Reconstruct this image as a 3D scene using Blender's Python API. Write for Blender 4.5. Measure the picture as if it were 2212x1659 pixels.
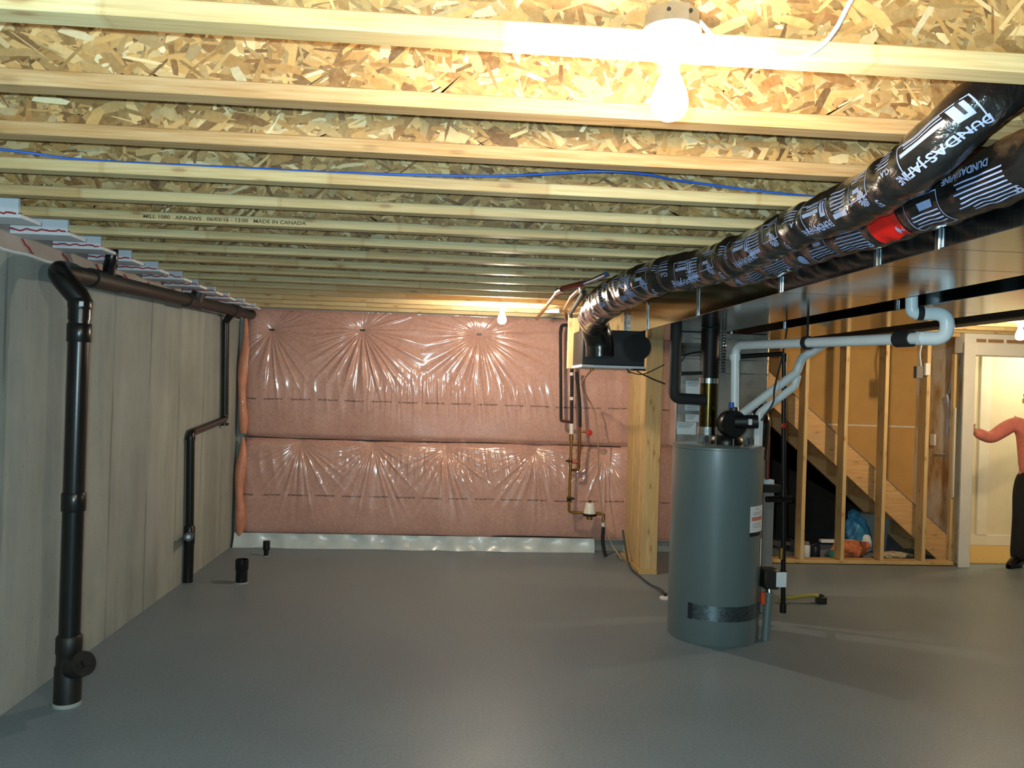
import bpy, bmesh, math, random
import numpy as np
from mathutils import Vector, Matrix
sc = bpy.context.scene
for o in list(bpy.data.objects): bpy.data.objects.remove(o)
C = sc.collection
PI = math.pi
rnd = random.Random(7)
rng = np.random.default_rng(11)

# ------------------------------------------------------------------ camera
F, YAW, PITCH, ROLL, CH = 1750.0, .0738, .0024, .0311, 1.64
cy, sy, cp, sp, cr, sr = math.cos(YAW), math.sin(YAW), math.cos(PITCH), math.sin(PITCH), math.cos(ROLL), math.sin(ROLL)
fw = Vector((sy*cp, cy*cp, sp)); rt = Vector((cy, -sy, 0)); up = rt.cross(fw)
rt2 = rt*cr + up*sr; up2 = up*cr - rt*sr
cam = bpy.data.objects.new('camera', bpy.data.cameras.new('camera')); C.objects.link(cam)
cam.matrix_world = Matrix(((rt2.x, up2.x, -fw.x, 0), (rt2.y, up2.y, -fw.y, 0), (rt2.z, up2.z, -fw.z, CH), (0, 0, 0, 1)))
cam.data.sensor_width = 36; cam.data.lens = 36*F/2212; cam.data.clip_start = .05
sc.camera = cam

# ------------------------------------------------------------------ world, flash, exposure
w = bpy.data.worlds.new('world'); sc.world = w; w.use_nodes = True
w.node_tree.nodes['Background'].inputs[0].default_value = (.5, .55, .6, 1)
w.node_tree.nodes['Background'].inputs[1].default_value = .02
fl = bpy.data.lights.new('camera_flash', 'POINT'); fl.energy = 86; fl.color = (.56, .86, 1.0); fl.shadow_soft_size = .012
flo = bpy.data.objects.new('camera_flash', fl); C.objects.link(flo); flo.location = (-.06, -.01, CH+.035)
BULB_W = 21.0            # watts of each bare bulb
sc.view_settings.view_transform = 'Standard'; sc.view_settings.look = 'None'
sc.view_settings.gamma = 1; sc.view_settings.use_curve_mapping = False
sc.view_settings.exposure = 1.82

# ------------------------------------------------------------------ materials
def lin(h):
    h = h.lstrip('#'); v = [int(h[i:i+2], 16)/255 for i in (0, 2, 4)]
    return tuple(x/12.92 if x <= .04045 else ((x+.055)/1.055)**2.4 for x in v)
class NT:
    def __init__(s, name):
        s.m = bpy.data.materials.new(name); s.m.use_nodes = True
        s.t = s.m.node_tree; s.b = s.t.nodes['Principled BSDF']; s.tc = None
    def n(s, typ, **kw):
        x = s.t.nodes.new(typ)
        for k, v in kw.items():
            if k.startswith('i_'):
                key = k[2:]; key = int(key) if key.isdigit() else key
                x.inputs[key].default_value = v
            else: setattr(x, k, v)
        return x
    def l(s, a, b): s.t.links.new(a, b)
    def coord(s, scale=(1, 1, 1), loc=(0, 0, 0), kind='Object'):
        if not s.tc: s.tc = s.n('ShaderNodeTexCoord')
        mp = s.n('ShaderNodeMapping'); mp.inputs['Scale'].default_value = scale; mp.inputs['Location'].default_value = loc
        s.l(s.tc.outputs[kind], mp.inputs[0]); return mp.outputs[0]
    def noise(s, vec, scale=5, detail=4, rough=.55, dist=0):
        x = s.n('ShaderNodeTexNoise'); x.inputs['Scale'].default_value = scale; x.inputs['Detail'].default_value = detail
        x.inputs['Roughness'].default_value = rough; x.inputs['Distortion'].default_value = dist; s.l(vec, x.inputs['Vector']); return x.outputs['Fac']
    def ramp(s, fac, stops):
        r = s.n('ShaderNodeValToRGB'); e = r.color_ramp.elements
        while len(e) < len(stops): e.new(.5)
        for x, (p, c) in zip(e, stops): x.position = p; x.color = (*c, 1) if len(c) == 3 else c
        s.l(fac, r.inputs[0]); return r.outputs[0]
    def mix(s, fac, a, b, mode='MIX'):
        x = s.n('ShaderNodeMix', data_type='RGBA', blend_type=mode)
        for sock, v in ((x.inputs[0], fac), (x.inputs[6], a), (x.inputs[7], b)):
            if hasattr(v, 'is_output'): s.l(v, sock)
            elif isinstance(v, (int, float)): sock.default_value = v
            else: sock.default_value = (*v, 1)
        return x.outputs[2]
    def math(s, op, a, b=None, c=None):
        x = s.n('ShaderNodeMath', operation=op)
        for i, v in enumerate((a, b, c)):
            if v is None: continue
            if hasattr(v, 'is_output'): s.l(v, x.inputs[i])
            else: x.inputs[i].default_value = v
        return x.outputs[0]
    def bump(s, h, strength=.2, dist=.01):
        x = s.n('ShaderNodeBump'); x.inputs['Strength'].default_value = strength; x.inputs['Distance'].default_value = dist
        s.l(h, x.inputs['Height']); s.l(x.outputs[0], s.b.inputs['Normal'])
    def col(s, v):
        if hasattr(v, 'is_output'): s.l(v, s.b.inputs['Base Color'])
        else: s.b.inputs['Base Color'].default_value = (*v, 1)
    def set(s, **kw):
        for k, v in kw.items():
            s.b.inputs[{'rough': 'Roughness', 'metal': 'Metallic', 'coat': 'Coat Weight', 'coatr': 'Coat Roughness', 'spec': 'Specular IOR Level', 'trans': 'Transmission Weight', 'alpha': 'Alpha'}[k]].default_value = v
def M(name, h, rough=.5, metal=0, var=.12, scale=8, bump=0, bs=40, stretch=(1, 1, 1), coat=0, spec=.5):
    t = NT(name); c = lin(h) if isinstance(h, str) else h
    v = t.coord(stretch)
    f = t.noise(v, scale)
    t.col(t.ramp(f, [(.3, tuple(x*(1-var) for x in c)), (.7, tuple(min(1, x*(1+var)) for x in c))]))
    t.set(rough=rough, metal=metal, coat=coat, spec=spec)
    if bump: t.bump(t.noise(v, bs), bump, .004)
    return t.m

def floor_mat():
    t = NT('painted_floor'); v = t.coord()
    a = t.noise(v, 1.2, 5, .6); b = t.noise(v, 60, 3)
    c = t.ramp(a, [(.3, lin('#6c7b86')), (.7, lin('#798791'))])
    c = t.mix(.12, c, t.ramp(b, [(.35, lin('#5d666b')), (.65, lin('#a9b1b5'))]))
    vo = t.n('ShaderNodeTexVoronoi'); vo.inputs['Scale'].default_value = 1.1; t.l(v, vo.inputs['Vector'])
    spot = t.ramp(vo.outputs['Distance'], [(.008, (.5, .5, .5)), (.016, (0, 0, 0))])
    c = t.mix(spot, c, lin('#9fa6a8')); t.col(c)
    t.l(t.ramp(a, [(.3, (.38,)*3), (.7, (.52,)*3)]), t.b.inputs['Roughness']); t.set(spec=.4)
    t.bump(t.noise(v, 25, 5), .08, .003); return t.m
def concrete_mat(stripes=True):
    t = NT('poured_concrete'); v = t.coord()
    c = t.ramp(t.noise(v, 1.6, 6, .62), [(.28, lin('#8b928f')), (.72, lin('#a7ada8'))])
    sv = t.coord((3.5, 3.5, .35)); st = t.noise(sv, 1.2, 4, .6)
    c = t.mix(.28, c, t.ramp(st, [(.35, lin('#6f7470')), (.6, lin('#a9ada6'))]))
    if stripes:   # joints of the form boards, about 61 cm apart, wandering in strength
        sx = t.n('ShaderNodeSeparateXYZ'); t.l(t.coord(), sx.inputs[0])
        y = t.math('ADD', sx.outputs[1], t.math('MULTIPLY', t.noise(t.coord((1, 1, .9)), 2.2), .03))
        fr = t.math('ABSOLUTE', t.math('SUBTRACT', t.math('FRACT', t.math('DIVIDE', y, .61)), .5))
        line = t.ramp(fr, [(.004, (1,)*3), (.026, (0,)*3)])
        strength = t.math('MULTIPLY', line, t.ramp(t.noise(t.coord((1, 2.2, .8)), 1.5, 3), [(.38, (0,)*3), (.6, (.75,)*3)]))
        c = t.mix(strength, c, lin('#5b5c5c'))
        dk = t.ramp(t.noise(t.coord((1, 2.6, .5)), 1.3, 4), [(.5, (0,)*3), (.75, (.3,)*3)]); c = t.mix(dk, c, lin('#77766e'))
    pit = t.ramp(t.noise(v, 45, 2), [(.28, (.4,)*3), (.34, (0,)*3)]); c = t.mix(pit, c, lin('#696a66'))
    t.col(c); t.set(rough=.85, spec=.25); t.bump(t.noise(v, 18, 6), .25, .006); return t.m
def wood_mat(name, a, b, knots=True, axis='x', seg=True, rough=.55):
    t = NT(name); st = {'x': (1.2, 30, 30), 'y': (30, 1.2, 30), 'z': (30, 30, 1.2)}[axis]
    oi = t.n('ShaderNodeObjectInfo')
    tc = t.n('ShaderNodeTexCoord'); add = t.n('ShaderNodeVectorMath', operation='ADD')
    sc_ = t.n('ShaderNodeVectorMath', operation='SCALE'); sc_.inputs[0].default_value = (17, 13, 19); t.l(oi.outputs['Random'], sc_.inputs['Scale'])
    t.l(tc.outputs['Object'], add.inputs[0]); t.l(sc_.outputs[0], add.inputs[1])
    def mp(s):
        x = t.n('ShaderNodeMapping'); x.inputs['Scale'].default_value = s; t.l(add.outputs[0], x.inputs[0]); return x.outputs[0]
    g = t.noise(mp(st), 1.5, 4, .6, .4)
    c = t.ramp(g, [(.25, lin(a)), (.75, lin(b))])
    if seg:      # finger-jointed lengths, each a slightly different tree
        sx = t.n('ShaderNodeSeparateXYZ'); t.l(add.outputs[0], sx.inputs[0])
        q = t.math('DIVIDE', sx.outputs['xyz'.index(axis)], .74)
        wn = t.n('ShaderNodeTexWhiteNoise', noise_dimensions='1D'); t.l(t.math('FLOOR', q), wn.inputs['W'])
        c = t.mix(.5, c, t.ramp(wn.outputs['Value'], [(.0, lin('#b5884c')), (.3, lin('#c6ab74')), (.65, lin('#d3c192')), (1, lin('#ba9a62'))]), 'MIX')
        fr = t.math('ABSOLUTE', t.math('SUBTRACT', t.math('FRACT', q), .5))
        c = t.mix(t.ramp(fr, [(.484, (0,)*3), (.492, (.35,)*3)]), c, lin('#a27a42'))
    if knots:
        sk = t.n('ShaderNodeSeparateXYZ'); t.l(add.outputs[0], sk.inputs[0]); al, o1, o2 = {'x': (0, 1, 2), 'y': (1, 0, 2), 'z': (2, 0, 1)}[axis]
        cb = t.n('ShaderNodeCombineXYZ'); t.l(t.math('MULTIPLY', sk.outputs[al], 2.6), cb.inputs[0]); t.l(t.math('MULTIPLY', t.math('ADD', sk.outputs[o1], sk.outputs[o2]), 8.0), cb.inputs[1])
        vo = t.n('ShaderNodeTexVoronoi', voronoi_dimensions='2D'); vo.inputs['Scale'].default_value = 1; t.l(cb.outputs[0], vo.inputs['Vector'])
        c = t.mix(t.ramp(vo.outputs['Distance'], [(.035, (.8,)*3), (.085, (0,)*3)]), c, lin('#7a4d26'))
        c = t.mix(t.ramp(vo.outputs['Distance'], [(.08, (.3,)*3), (.2, (0,)*3)]), c, lin('#b58748'))
    fine = t.noise(mp(tuple(q*3 for q in st)), 1.4, 3, .6)
    c = t.mix(.22, c, t.ramp(fine, [(.32, lin('#8f6d3c')), (.68, lin('#efe0b8'))]))
    # grey weathering patches
    c = t.mix(t.ramp(t.noise(mp({'x': (1, 5, 5), 'y': (5, 1, 5), 'z': (5, 5, 1)}[axis]), 1.1, 4), [(.55, (0,)*3), (.75, (.35,)*3)]), c, lin('#a39a82'))
    t.col(c); t.set(rough=rough, spec=.35); t.bump(g, .12, .002); return t.m
def strand_mat(base=None):
    t = NT('osb_strand'); v = t.coord((1, 1, 1))
    if base is None:
        a = t.n('ShaderNodeVertexColor', layer_name='Col'); c = a.outputs[0]
    else:
        vo = t.n('ShaderNodeTexVoronoi'); vo.inputs['Scale'].default_value = 26; t.l(t.coord((1, 2.5, 1)), vo.inputs['Vector'])
        c = t.ramp(t.math('FRACT', t.math('MULTIPLY', vo.outputs['Color'], 1.0)), [(0, lin('#8a6234')), (.5, lin('#b98f56')), (1, lin('#d8b880'))])
    c = t.mix(.14, c, t.ramp(t.noise(t.coord((40, 40, 40)), 2, 3), [(.3, lin('#7a5730')), (.7, lin('#d9bf8e'))]))
    t.col(c); t.set(rough=.55, spec=.35); return t.m
def blanket_mat():
    t = NT('pink_fibreglass_under_clear_film'); v = t.coord()
    n1 = t.noise(v, 3.5, 6, .65); n2 = t.noise(v, 38, 5, .7)
    c = t.ramp(n1, [(.25, lin('#b98a7e')), (.5, lin('#cb9b8c')), (.75, lin('#d9ac9d'))])
    c = t.mix(.35, c, t.ramp(n2, [(.3, lin('#a87a6e')), (.7, lin('#e4bcae'))]))
    # printed lines: short groups of small brown lettering along two levels
    s = t.n('ShaderNodeSeparateXYZ'); t.l(t.coord(), s.inputs[0]); x, z = s.outputs[0], s.outputs[2]
    for zc, per in ((1.445, .26), (.512, .26)):
        zz = t.math('ADD', z, t.math('MULTIPLY', t.noise(t.coord((1, 0, 0)), 1.3, 2), .03))
        band = t.math('LESS_THAN', t.math('ABSOLUTE', t.math('SUBTRACT', zz, zc+.015)), .0075)
        dash = t.math('LESS_THAN', t.math('FRACT', t.math('DIVIDE', x, per)), .74)
        let = t.math('GREATER_THAN', t.noise(t.coord((95, 1, 60)), 1, 1), .45)
        m = t.math('MULTIPLY', t.math('MULTIPLY', band, dash), let)
        c = t.mix(t.math('MULTIPLY', m, .75), c, lin('#3d2620'))
    t.col(c); t.set(rough=.6, spec=.4, coat=1, coatr=.12); t.b.inputs['Coat IOR'].default_value = 1.75
    fine = t.noise(t.coord((22, 22, 5)), 1.3, 4, .6, .8)
    t.bump(fine, .28, .012); return t.m
def metal_mat(name='galvanised_steel', h='#9aa3a8', rough=.13, streak=(2, 60, 2)):
    t = NT(name); c = lin(h)
    n = t.noise(t.coord(streak), 2, 4)
    t.col(t.ramp(n, [(.3, tuple(x*.82 for x in c)), (.7, tuple(min(1, x*1.12) for x in c))])); t.set(metal=1)
    t.l(t.ramp(n, [(.3, (rough*.7,)*3), (.7, (rough*1.35,)*3)]), t.b.inputs['Roughness'])
    t.bump(t.noise(t.coord(), 3.2, 3), .05, .01); return t.m
def sleeve_mat():
    t = NT('black_duct_sleeve'); v = t.coord()
    t.col(t.ramp(t.noise(v, 9, 4), [(.3, lin('#0c0c0d')), (.7, lin('#1b1a19'))])); t.set(rough=.24, spec=.6, coat=.5, coatr=.12)
    t.bump(t.noise(t.coord((1, .45, 1)), 30, 4, .6, .6), .5, .012); return t.m
def emis(name, col, strength):
    t = NT(name); t.col((.9, .9, .88)); t.b.inputs['Emission Color'].default_value = (*col, 1); t.b.inputs['Emission Strength'].default_value = strength; return t.m

MAT = dict(
    floor=floor_mat(), concrete=concrete_mat(), plainconc=concrete_mat(False),
    flange=wood_mat('joist_flange_lumber', '#b99d68', '#d2be8c'), flange_o=wood_mat('orange_flange_lumber', '#a06f3c', '#bf9560', seg=False),
    studz=wood_mat('stud_lumber', '#c9a164', '#dfc087', axis='z', seg=False), studx=wood_mat('plate_lumber', '#bd9558', '#d4b47b', axis='x', seg=False),
    stair=wood_mat('stair_lumber', '#c49259', '#d3a66c', axis='x', seg=False, knots=True),
    strand=strand_mat(), osb=strand_mat(1), ply=wood_mat('plywood', '#d2b078', '#e4ca98', seg=False, axis='z'),
    abs=M('black_abs', '#141414', .28, var=.25, bump=.05), absdull=M('dusty_abs', '#1b1917', .5, var=.3, scale=14),
    foam=M('white_rigid_foam', '#d9dde2', .75, var=.05, bump=.15), red=M('red_sealant', '#a51c24', .5),
    band=M('sill_gasket_sheet', '#a69a92', .7, var=.15, scale=4), gasket=M('pale_gasket', '#d5dce0', .6),
    blanket=blanket_mat(), seam=M('dark_seam', '#2e2a2a', .4), film=M('white_poly_sheet', '#c6d4d8', .3, var=.12, scale=6, bump=.3, bs=20, coat=.6),
    galv=metal_mat(), galv2=metal_mat('bright_foil', '#c2c6c8', .16, (3, 3, 20)), plenum=metal_mat('furnace_plenum_steel', '#c9c3ba', .36, (2, 2, 2)),
    cleat=metal_mat('drive_cleat', '#dfe6ea', .25), sleeve=sleeve_mat(), smooth_black=M('black_foil_wrap', '#161413', .2, var=.3, bump=.4, bs=18, coat=.7),
    ink=M('pale_blue_print', '#8695bb', .45, var=.08), redpatch=M('red_tape', '#c3160f', .4, var=.2),
    beam=M('brown_painted_steel', '#3a2b20', .5, var=.2), white=M('white_pvc', '#e4e9ea', .32, var=.04), whitepaint=M('white_paint', '#dcd9cf', .45, var=.04),
    tank=M('grey_enamel', '#606f70', .34, var=.04, scale=3, coat=1), rubber=M('pipe_foam', '#1d1d1e', .75, var=.2, bump=.3, bs=80),
    copper=metal_mat('copper', '#9a6a34', .32, (8, 8, 8)), brass=metal_mat('brass', '#a98544', .35, (8, 8, 8)), chrome=metal_mat('chrome', '#c8ccd0', .12, (8, 8, 8)),
    gasblk=M('black_iron_pipe', '#151413', .35, metal=.3), flue=M('black_flue', '#120e0c', .5, var=.3, spec=.25), fluey=metal_mat('amber_tinted_flue', '#4b3f22', .25, (8, 8, 3)),
    cabinet=M('furnace_cabinet', '#8f8780', .45, var=.06), dark=M('near_black', '#0b0b0c', .5), label=M('paper_label', '#dfe3e6', .6, var=.03), labelred=M('label_red_print', '#c8766a', .6),
    orange=M('orange_plastic', '#d0501c', .5), tape=metal_mat('foil_tape', '#76848a', .3, (30, 30, 30)), blue=M('blue_cable_jacket', '#2f62c0', .4), wire=M('white_cable_jacket', '#c9cfda', .45),
    greycable=M('grey_cable', '#3c4448', .5), yellow=M('yellowish_tube', '#a39a4a', .4), drywall=M('bare_drywall_paper', '#c59b5c', .9, var=.06, scale=5), mud=M('joint_compound', '#d8d0c0', .8, var=.08),
    wallpaint=M('cream_wall_paint', '#d6cfb8', .8, var=.03), carpet=M('tan_carpet', '#b79c63', .95, var=.2, scale=90, bump=.6, bs=220),
    skin=M('skin', '#c48a70', .5, var=.06), shirt=M('salmon_shirt', '#c9766a', .85, var=.12, scale=30, bump=.3, bs=60), trouser=M('black_trousers', '#121114', .9, var=.2, bump=.2), shoe=M('black_shoe', '#0c0a0a', .35), hair=M('dark_hair', '#2a201a', .7),
    porcelain=M('porcelain', '#e6e4dc', .3, var=.03), boxsteel=metal_mat('box_steel', '#b9bcc6', .35, (6, 6, 6)),
    bluebag=M('blue_plastic_bag', '#3f8fbd', .35, var=.35, scale=6, bump=.5, bs=12), orangebag=M('orange_net_bag', '#c06f48', .7, var=.35, scale=25, bump=.6, bs=60), bin=M('pale_grey_bin', '#8fa0a8', .5), teal=M('teal_lid', '#2f7f70', .45), navy=M('dark_navy_can', '#23242f', .4), cardboard=M('grey_cardboard', '#7d7a78', .8), rag=M('patterned_rag', '#b4a78e', .9, var=.4, scale=40),
    valve=M('dark_valve', '#26211d', .45), redh=M('red_handle', '#b5281c', .45), bluecap=M('blue_cap', '#2a55b0', .4), stamp=M('ink_stamp', '#5a4a30', .8),
)
MAT['tank'].node_tree.nodes['Principled BSDF'].inputs['Coat Roughness'].default_value = .26

# ------------------------------------------------------------------ mesh building
LOC = {}
class MB:
    def __init__(s): s.v = []; s.f = []
    def add(s, vs, fs):
        n = len(s.v); s.v += [tuple(map(float, p)) for p in vs]; s.f += [tuple(i+n for i in f) for f in fs]; return s
    def box(s, x0, x1, y0, y1, z0, z1, b=0):
        if b:
            b = min(b, (x1-x0)*.45, (y1-y0)*.45, (z1-z0)*.45)
            vs = []; bm = bmesh.new(); bmesh.ops.create_cube(bm, size=1)
            for q in bm.verts: q.co = Vector(((x0+x1)/2+q.co.x*(x1-x0), (y0+y1)/2+q.co.y*(y1-y0), (z0+z1)/2+q.co.z*(z1-z0)))
            bmesh.ops.bevel(bm, geom=bm.edges[:], offset=b, segments=1, affect='EDGES', profile=.5)
            bm.verts.index_update(); s.add([q.co for q in bm.verts], [[q.index for q in f.verts] for f in bm.faces]); bm.free(); return s
        return s.add([(x0, y0, z0), (x1, y0, z0), (x1, y1, z0), (x0, y1, z0), (x0, y0, z1), (x1, y0, z1), (x1, y1, z1), (x0, y1, z1)],
                     [(0, 3, 2, 1), (4, 5, 6, 7), (0, 1, 5, 4), (1, 2, 6, 5), (2, 3, 7, 6), (3, 0, 4, 7)])
    def prism(s, poly, axis, a, b):
        """poly of 2D points in the plane of the two other axes, extruded along axis from a to b"""
        def P(p, t): return {'x': (t, p[0], p[1]), 'y': (p[0], t, p[1]), 'z': (p[0], p[1], t)}[axis]
        n = len(poly); vs = [P(p, a) for p in poly]+[P(p, b) for p in poly]
        fs = [tuple(range(n)), tuple(range(2*n-1, n-1, -1))]+[(i, i+n, (i+1) % n+n, (i+1) % n) for i in range(n)]
        return s.add(vs, fs)
    def tube(s, path, r, n=14, cap=True, hollow=0):
        P = [Vector(p) for p in path]; m = len(P)
        R = r if isinstance(r, (list, tuple)) else [r]*m
        T = [(P[min(i+1, m-1)]-P[max(i-1, 0)]).normalized() for i in range(m)]
        u = T[0].orthogonal().normalized(); base = len(s.v); vs = []; fs = []
        for i in range(m):
            if i: 
                u = (u-T[i]*u.dot(T[i])).normalized()
            v = T[i].cross(u)
            for k in range(n):
                a = 2*PI*k/n; vs.append(P[i]+(u*math.cos(a)+v*math.sin(a))*R[i])
        for i in range(m-1):
            for k in range(n): fs.append((i*n+k, i*n+(k+1) % n, (i+1)*n+(k+1) % n, (i+1)*n+k))
        if cap: fs.append(tuple(range(n-1, -1, -1))); fs.append(tuple((m-1)*n+k for k in range(n)))
        return s.add(vs, fs)
    def lathe(s, prof, c=(0, 0, 0), n=24, axis='z'):
        vs = []; fs = []; m = len(prof)
        for r, h in prof:
            for k in range(n):
                a = 2*PI*k/n; p = (r*math.cos(a), r*math.sin(a), h)
                if axis == 'y': p = (p[0], p[2], p[1])
                if axis == 'x': p = (p[2], p[0], p[1])
                vs.append((p[0]+c[0], p[1]+c[1], p[2]+c[2]))
        for i in range(m-1):
            for k in range(n): fs.append((i*n+k, i*n+(k+1) % n, (i+1)*n+(k+1) % n, (i+1)*n+k))
        fs.append(tuple(range(n-1, -1, -1))); fs.append(tuple((m-1)*n+k for k in range(n)))
        return s.add(vs, fs)
    def grid(s, fn, nu, nv, flip=False):
        vs = [fn(i/nu, j/nv) for j in range(nv+1) for i in range(nu+1)]
        fs = [(j*(nu+1)+i, j*(nu+1)+i+1, (j+1)*(nu+1)+i+1, (j+1)*(nu+1)+i) for j in range(nv) for i in range(nu)]
        if flip: fs = [f[::-1] for f in fs]
        return s.add(vs, fs)
    def build(s, name, mat, parent=None, smooth=40):
        me = bpy.data.meshes.new(name); off = LOC.get(parent.name, (0, 0, 0)) if parent else (0, 0, 0)
        me.from_pydata([(p[0]-off[0], p[1]-off[1], p[2]-off[2]) for p in s.v], [], s.f)
        me.materials.append(MAT[mat] if isinstance(mat, str) else mat)
        bm = bmesh.new(); bm.from_mesh(me); bmesh.ops.recalc_face_normals(bm, faces=bm.faces[:]); bm.to_mesh(me); bm.free()
        if smooth: 
            me.shade_smooth(); me.set_sharp_from_angle(angle=math.radians(smooth))
        o = bpy.data.objects.new(name, me); C.objects.link(o)
        if parent: o.parent = parent; LOC[o.name] = off
        return o
def fillet(pts, r, n=6):
    P = [Vector(p) for p in pts]; out = [P[0]]
    for i in range(1, len(P)-1):
        a = (P[i-1]-P[i]); b = (P[i+1]-P[i]); la, lb = a.length, b.length; a.normalize(); b.normalize()
        ang = a.angle(b); d = min(r/math.tan(ang/2) if ang < PI-.01 else 0, la*.49, lb*.49)
        A = P[i]+a*d; B = P[i]+b*d
        for k in range(n+1):
            t = k/n; out.append(A*(1-t)**2+P[i]*2*t*(1-t)+B*t*t)
    out.append(P[-1]); return out
def smooth_path(pts, n=8):
    P = [Vector(p) for p in pts]; P = [P[0]*2-P[1]]+P+[P[-1]*2-P[-2]]; out = []
    for i in range(1, len(P)-2):
        p0, p1, p2, p3 = P[i-1:i+3]
        for k in range(n):
            t = k/n; out.append(.5*((2*p1)+(p2-p0)*t+(2*p0-5*p1+4*p2-p3)*t*t+(3*p1-p0-3*p2+p3)*t**3))
    out.append(P[-2]); return out
def thing(name, label, cat, loc=(0, 0, 0), group=None):
    o = bpy.data.objects.new(name, None); C.objects.link(o); o.location = loc; o.empty_display_size = .1
    LOC[o.name] = loc; o['label'] = label; o['category'] = cat
    if group: o['group'] = group
    return o
def tag(o, label, cat, group=None, kind=None):
    o['label'] = label; o['category'] = cat
    if group: o['group'] = group
    if kind: o['kind'] = kind
    return o
def struct(o, label, cat):
    o['kind'] = 'structure'; o['label'] = label; o['category'] = cat; return o
def text_mesh(txt, size):
    cu = bpy.data.curves.new('t', 'FONT'); cu.body = txt; cu.size = size; cu.resolution_u = 3; cu.offset = size*.022
    o = bpy.data.objects.new('t', cu); C.objects.link(o); bpy.context.view_layer.update()
    me = bpy.data.meshes.new_from_object(o.evaluated_get(bpy.context.evaluated_depsgraph_get()))
    bm = bmesh.new(); bm.from_mesh(me); bmesh.ops.triangulate(bm, faces=bm.faces[:])
    for _ in range(2):
        e = [x for x in bm.edges if x.calc_length() > .014]
        if e: bmesh.ops.subdivide_edges(bm, edges=e, cuts=1); bmesh.ops.triangulate(bm, faces=bm.faces[:])
    bm.verts.index_update(); vs = [v.co.copy() for v in bm.verts]; fs = [[v.index for v in f.verts] for f in bm.faces]
    bm.free(); bpy.data.objects.remove(o); bpy.data.curves.remove(cu); bpy.data.meshes.remove(me); return vs, fs

# ================================================================== STRUCTURE
ZJ, SPC, XL, YB, ZS = 2.30, .406, -2.087, 8.12, 2.541
struct(MB().box(-2.4, 7.2, -3.0, 10.2, -.12, 0).build('floor', 'floor', smooth=0), 'grey-blue painted concrete basement floor', 'floor')
wl = struct(MB().box(-2.4, XL, -3.0, 8.4, 0, 2.20).build('wall_left', 'concrete', smooth=0), 'bare poured concrete foundation wall with form-board joints', 'wall')
struct(MB().box(XL, 2.72, YB, 8.4, 0, 2.541).build('wall_back', 'plainconc', smooth=0), 'concrete foundation wall behind the pink insulation', 'wall')
struct(MB().box(-2.4, 7.2, -3.25, -3.0, 0, 2.541).build('wall_front', 'plainconc', smooth=0), 'concrete wall behind the camera', 'wall')
struct(MB().box(6.95, 7.2, -3.0, 10.2, 0, 2.541).build('wall_right', 'plainconc', smooth=0), 'concrete wall at the far right of the basement', 'wall')
sb = struct(MB().box(-2.4, XL-.004, -3.0, 8.4, 2.20, ZS).build('trim_1', 'band', smooth=0), 'grey sheet-covered sill band above the concrete wall', 'trim')
# pale gasket line that lies along the top of the concrete
p = [(XL+.002, -3+i*.1, 2.205+.004*math.sin(i*1.7)+.003*math.sin(i*.61)) for i in range(113)]
MB().tube(p, .007, 6).build('sill_gasket', 'gasket', sb)
ceil = bpy.data.objects.new('ceiling', None); C.objects.link(ceil); struct(ceil, 'oriented strand board subfloor above the joists', 'ceiling')
me0 = MB().box(0, 2.435, 0, 1.215, 0, .018)
for j in range(11):
    for i in range(4):
        x0 = -2.4+i*2.44-(1.22 if j % 2 else 0); y0 = -3.0+j*1.22
        if i == 0 and j == 0: pan = me0.build('subfloor_panel', 'osb', ceil, 0); pan.location = (x0, y0, ZS)
        else:
            q = pan.copy(); C.objects.link(q); q.parent = ceil; q.location = (x0, y0, ZS)
    x0 = -2.4+4*2.44-(1.22 if j % 2 else 0); q = pan.copy(); C.objects.link(q); q.parent = ceil; q.location = (x0, -3+j*1.22, ZS)

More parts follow.
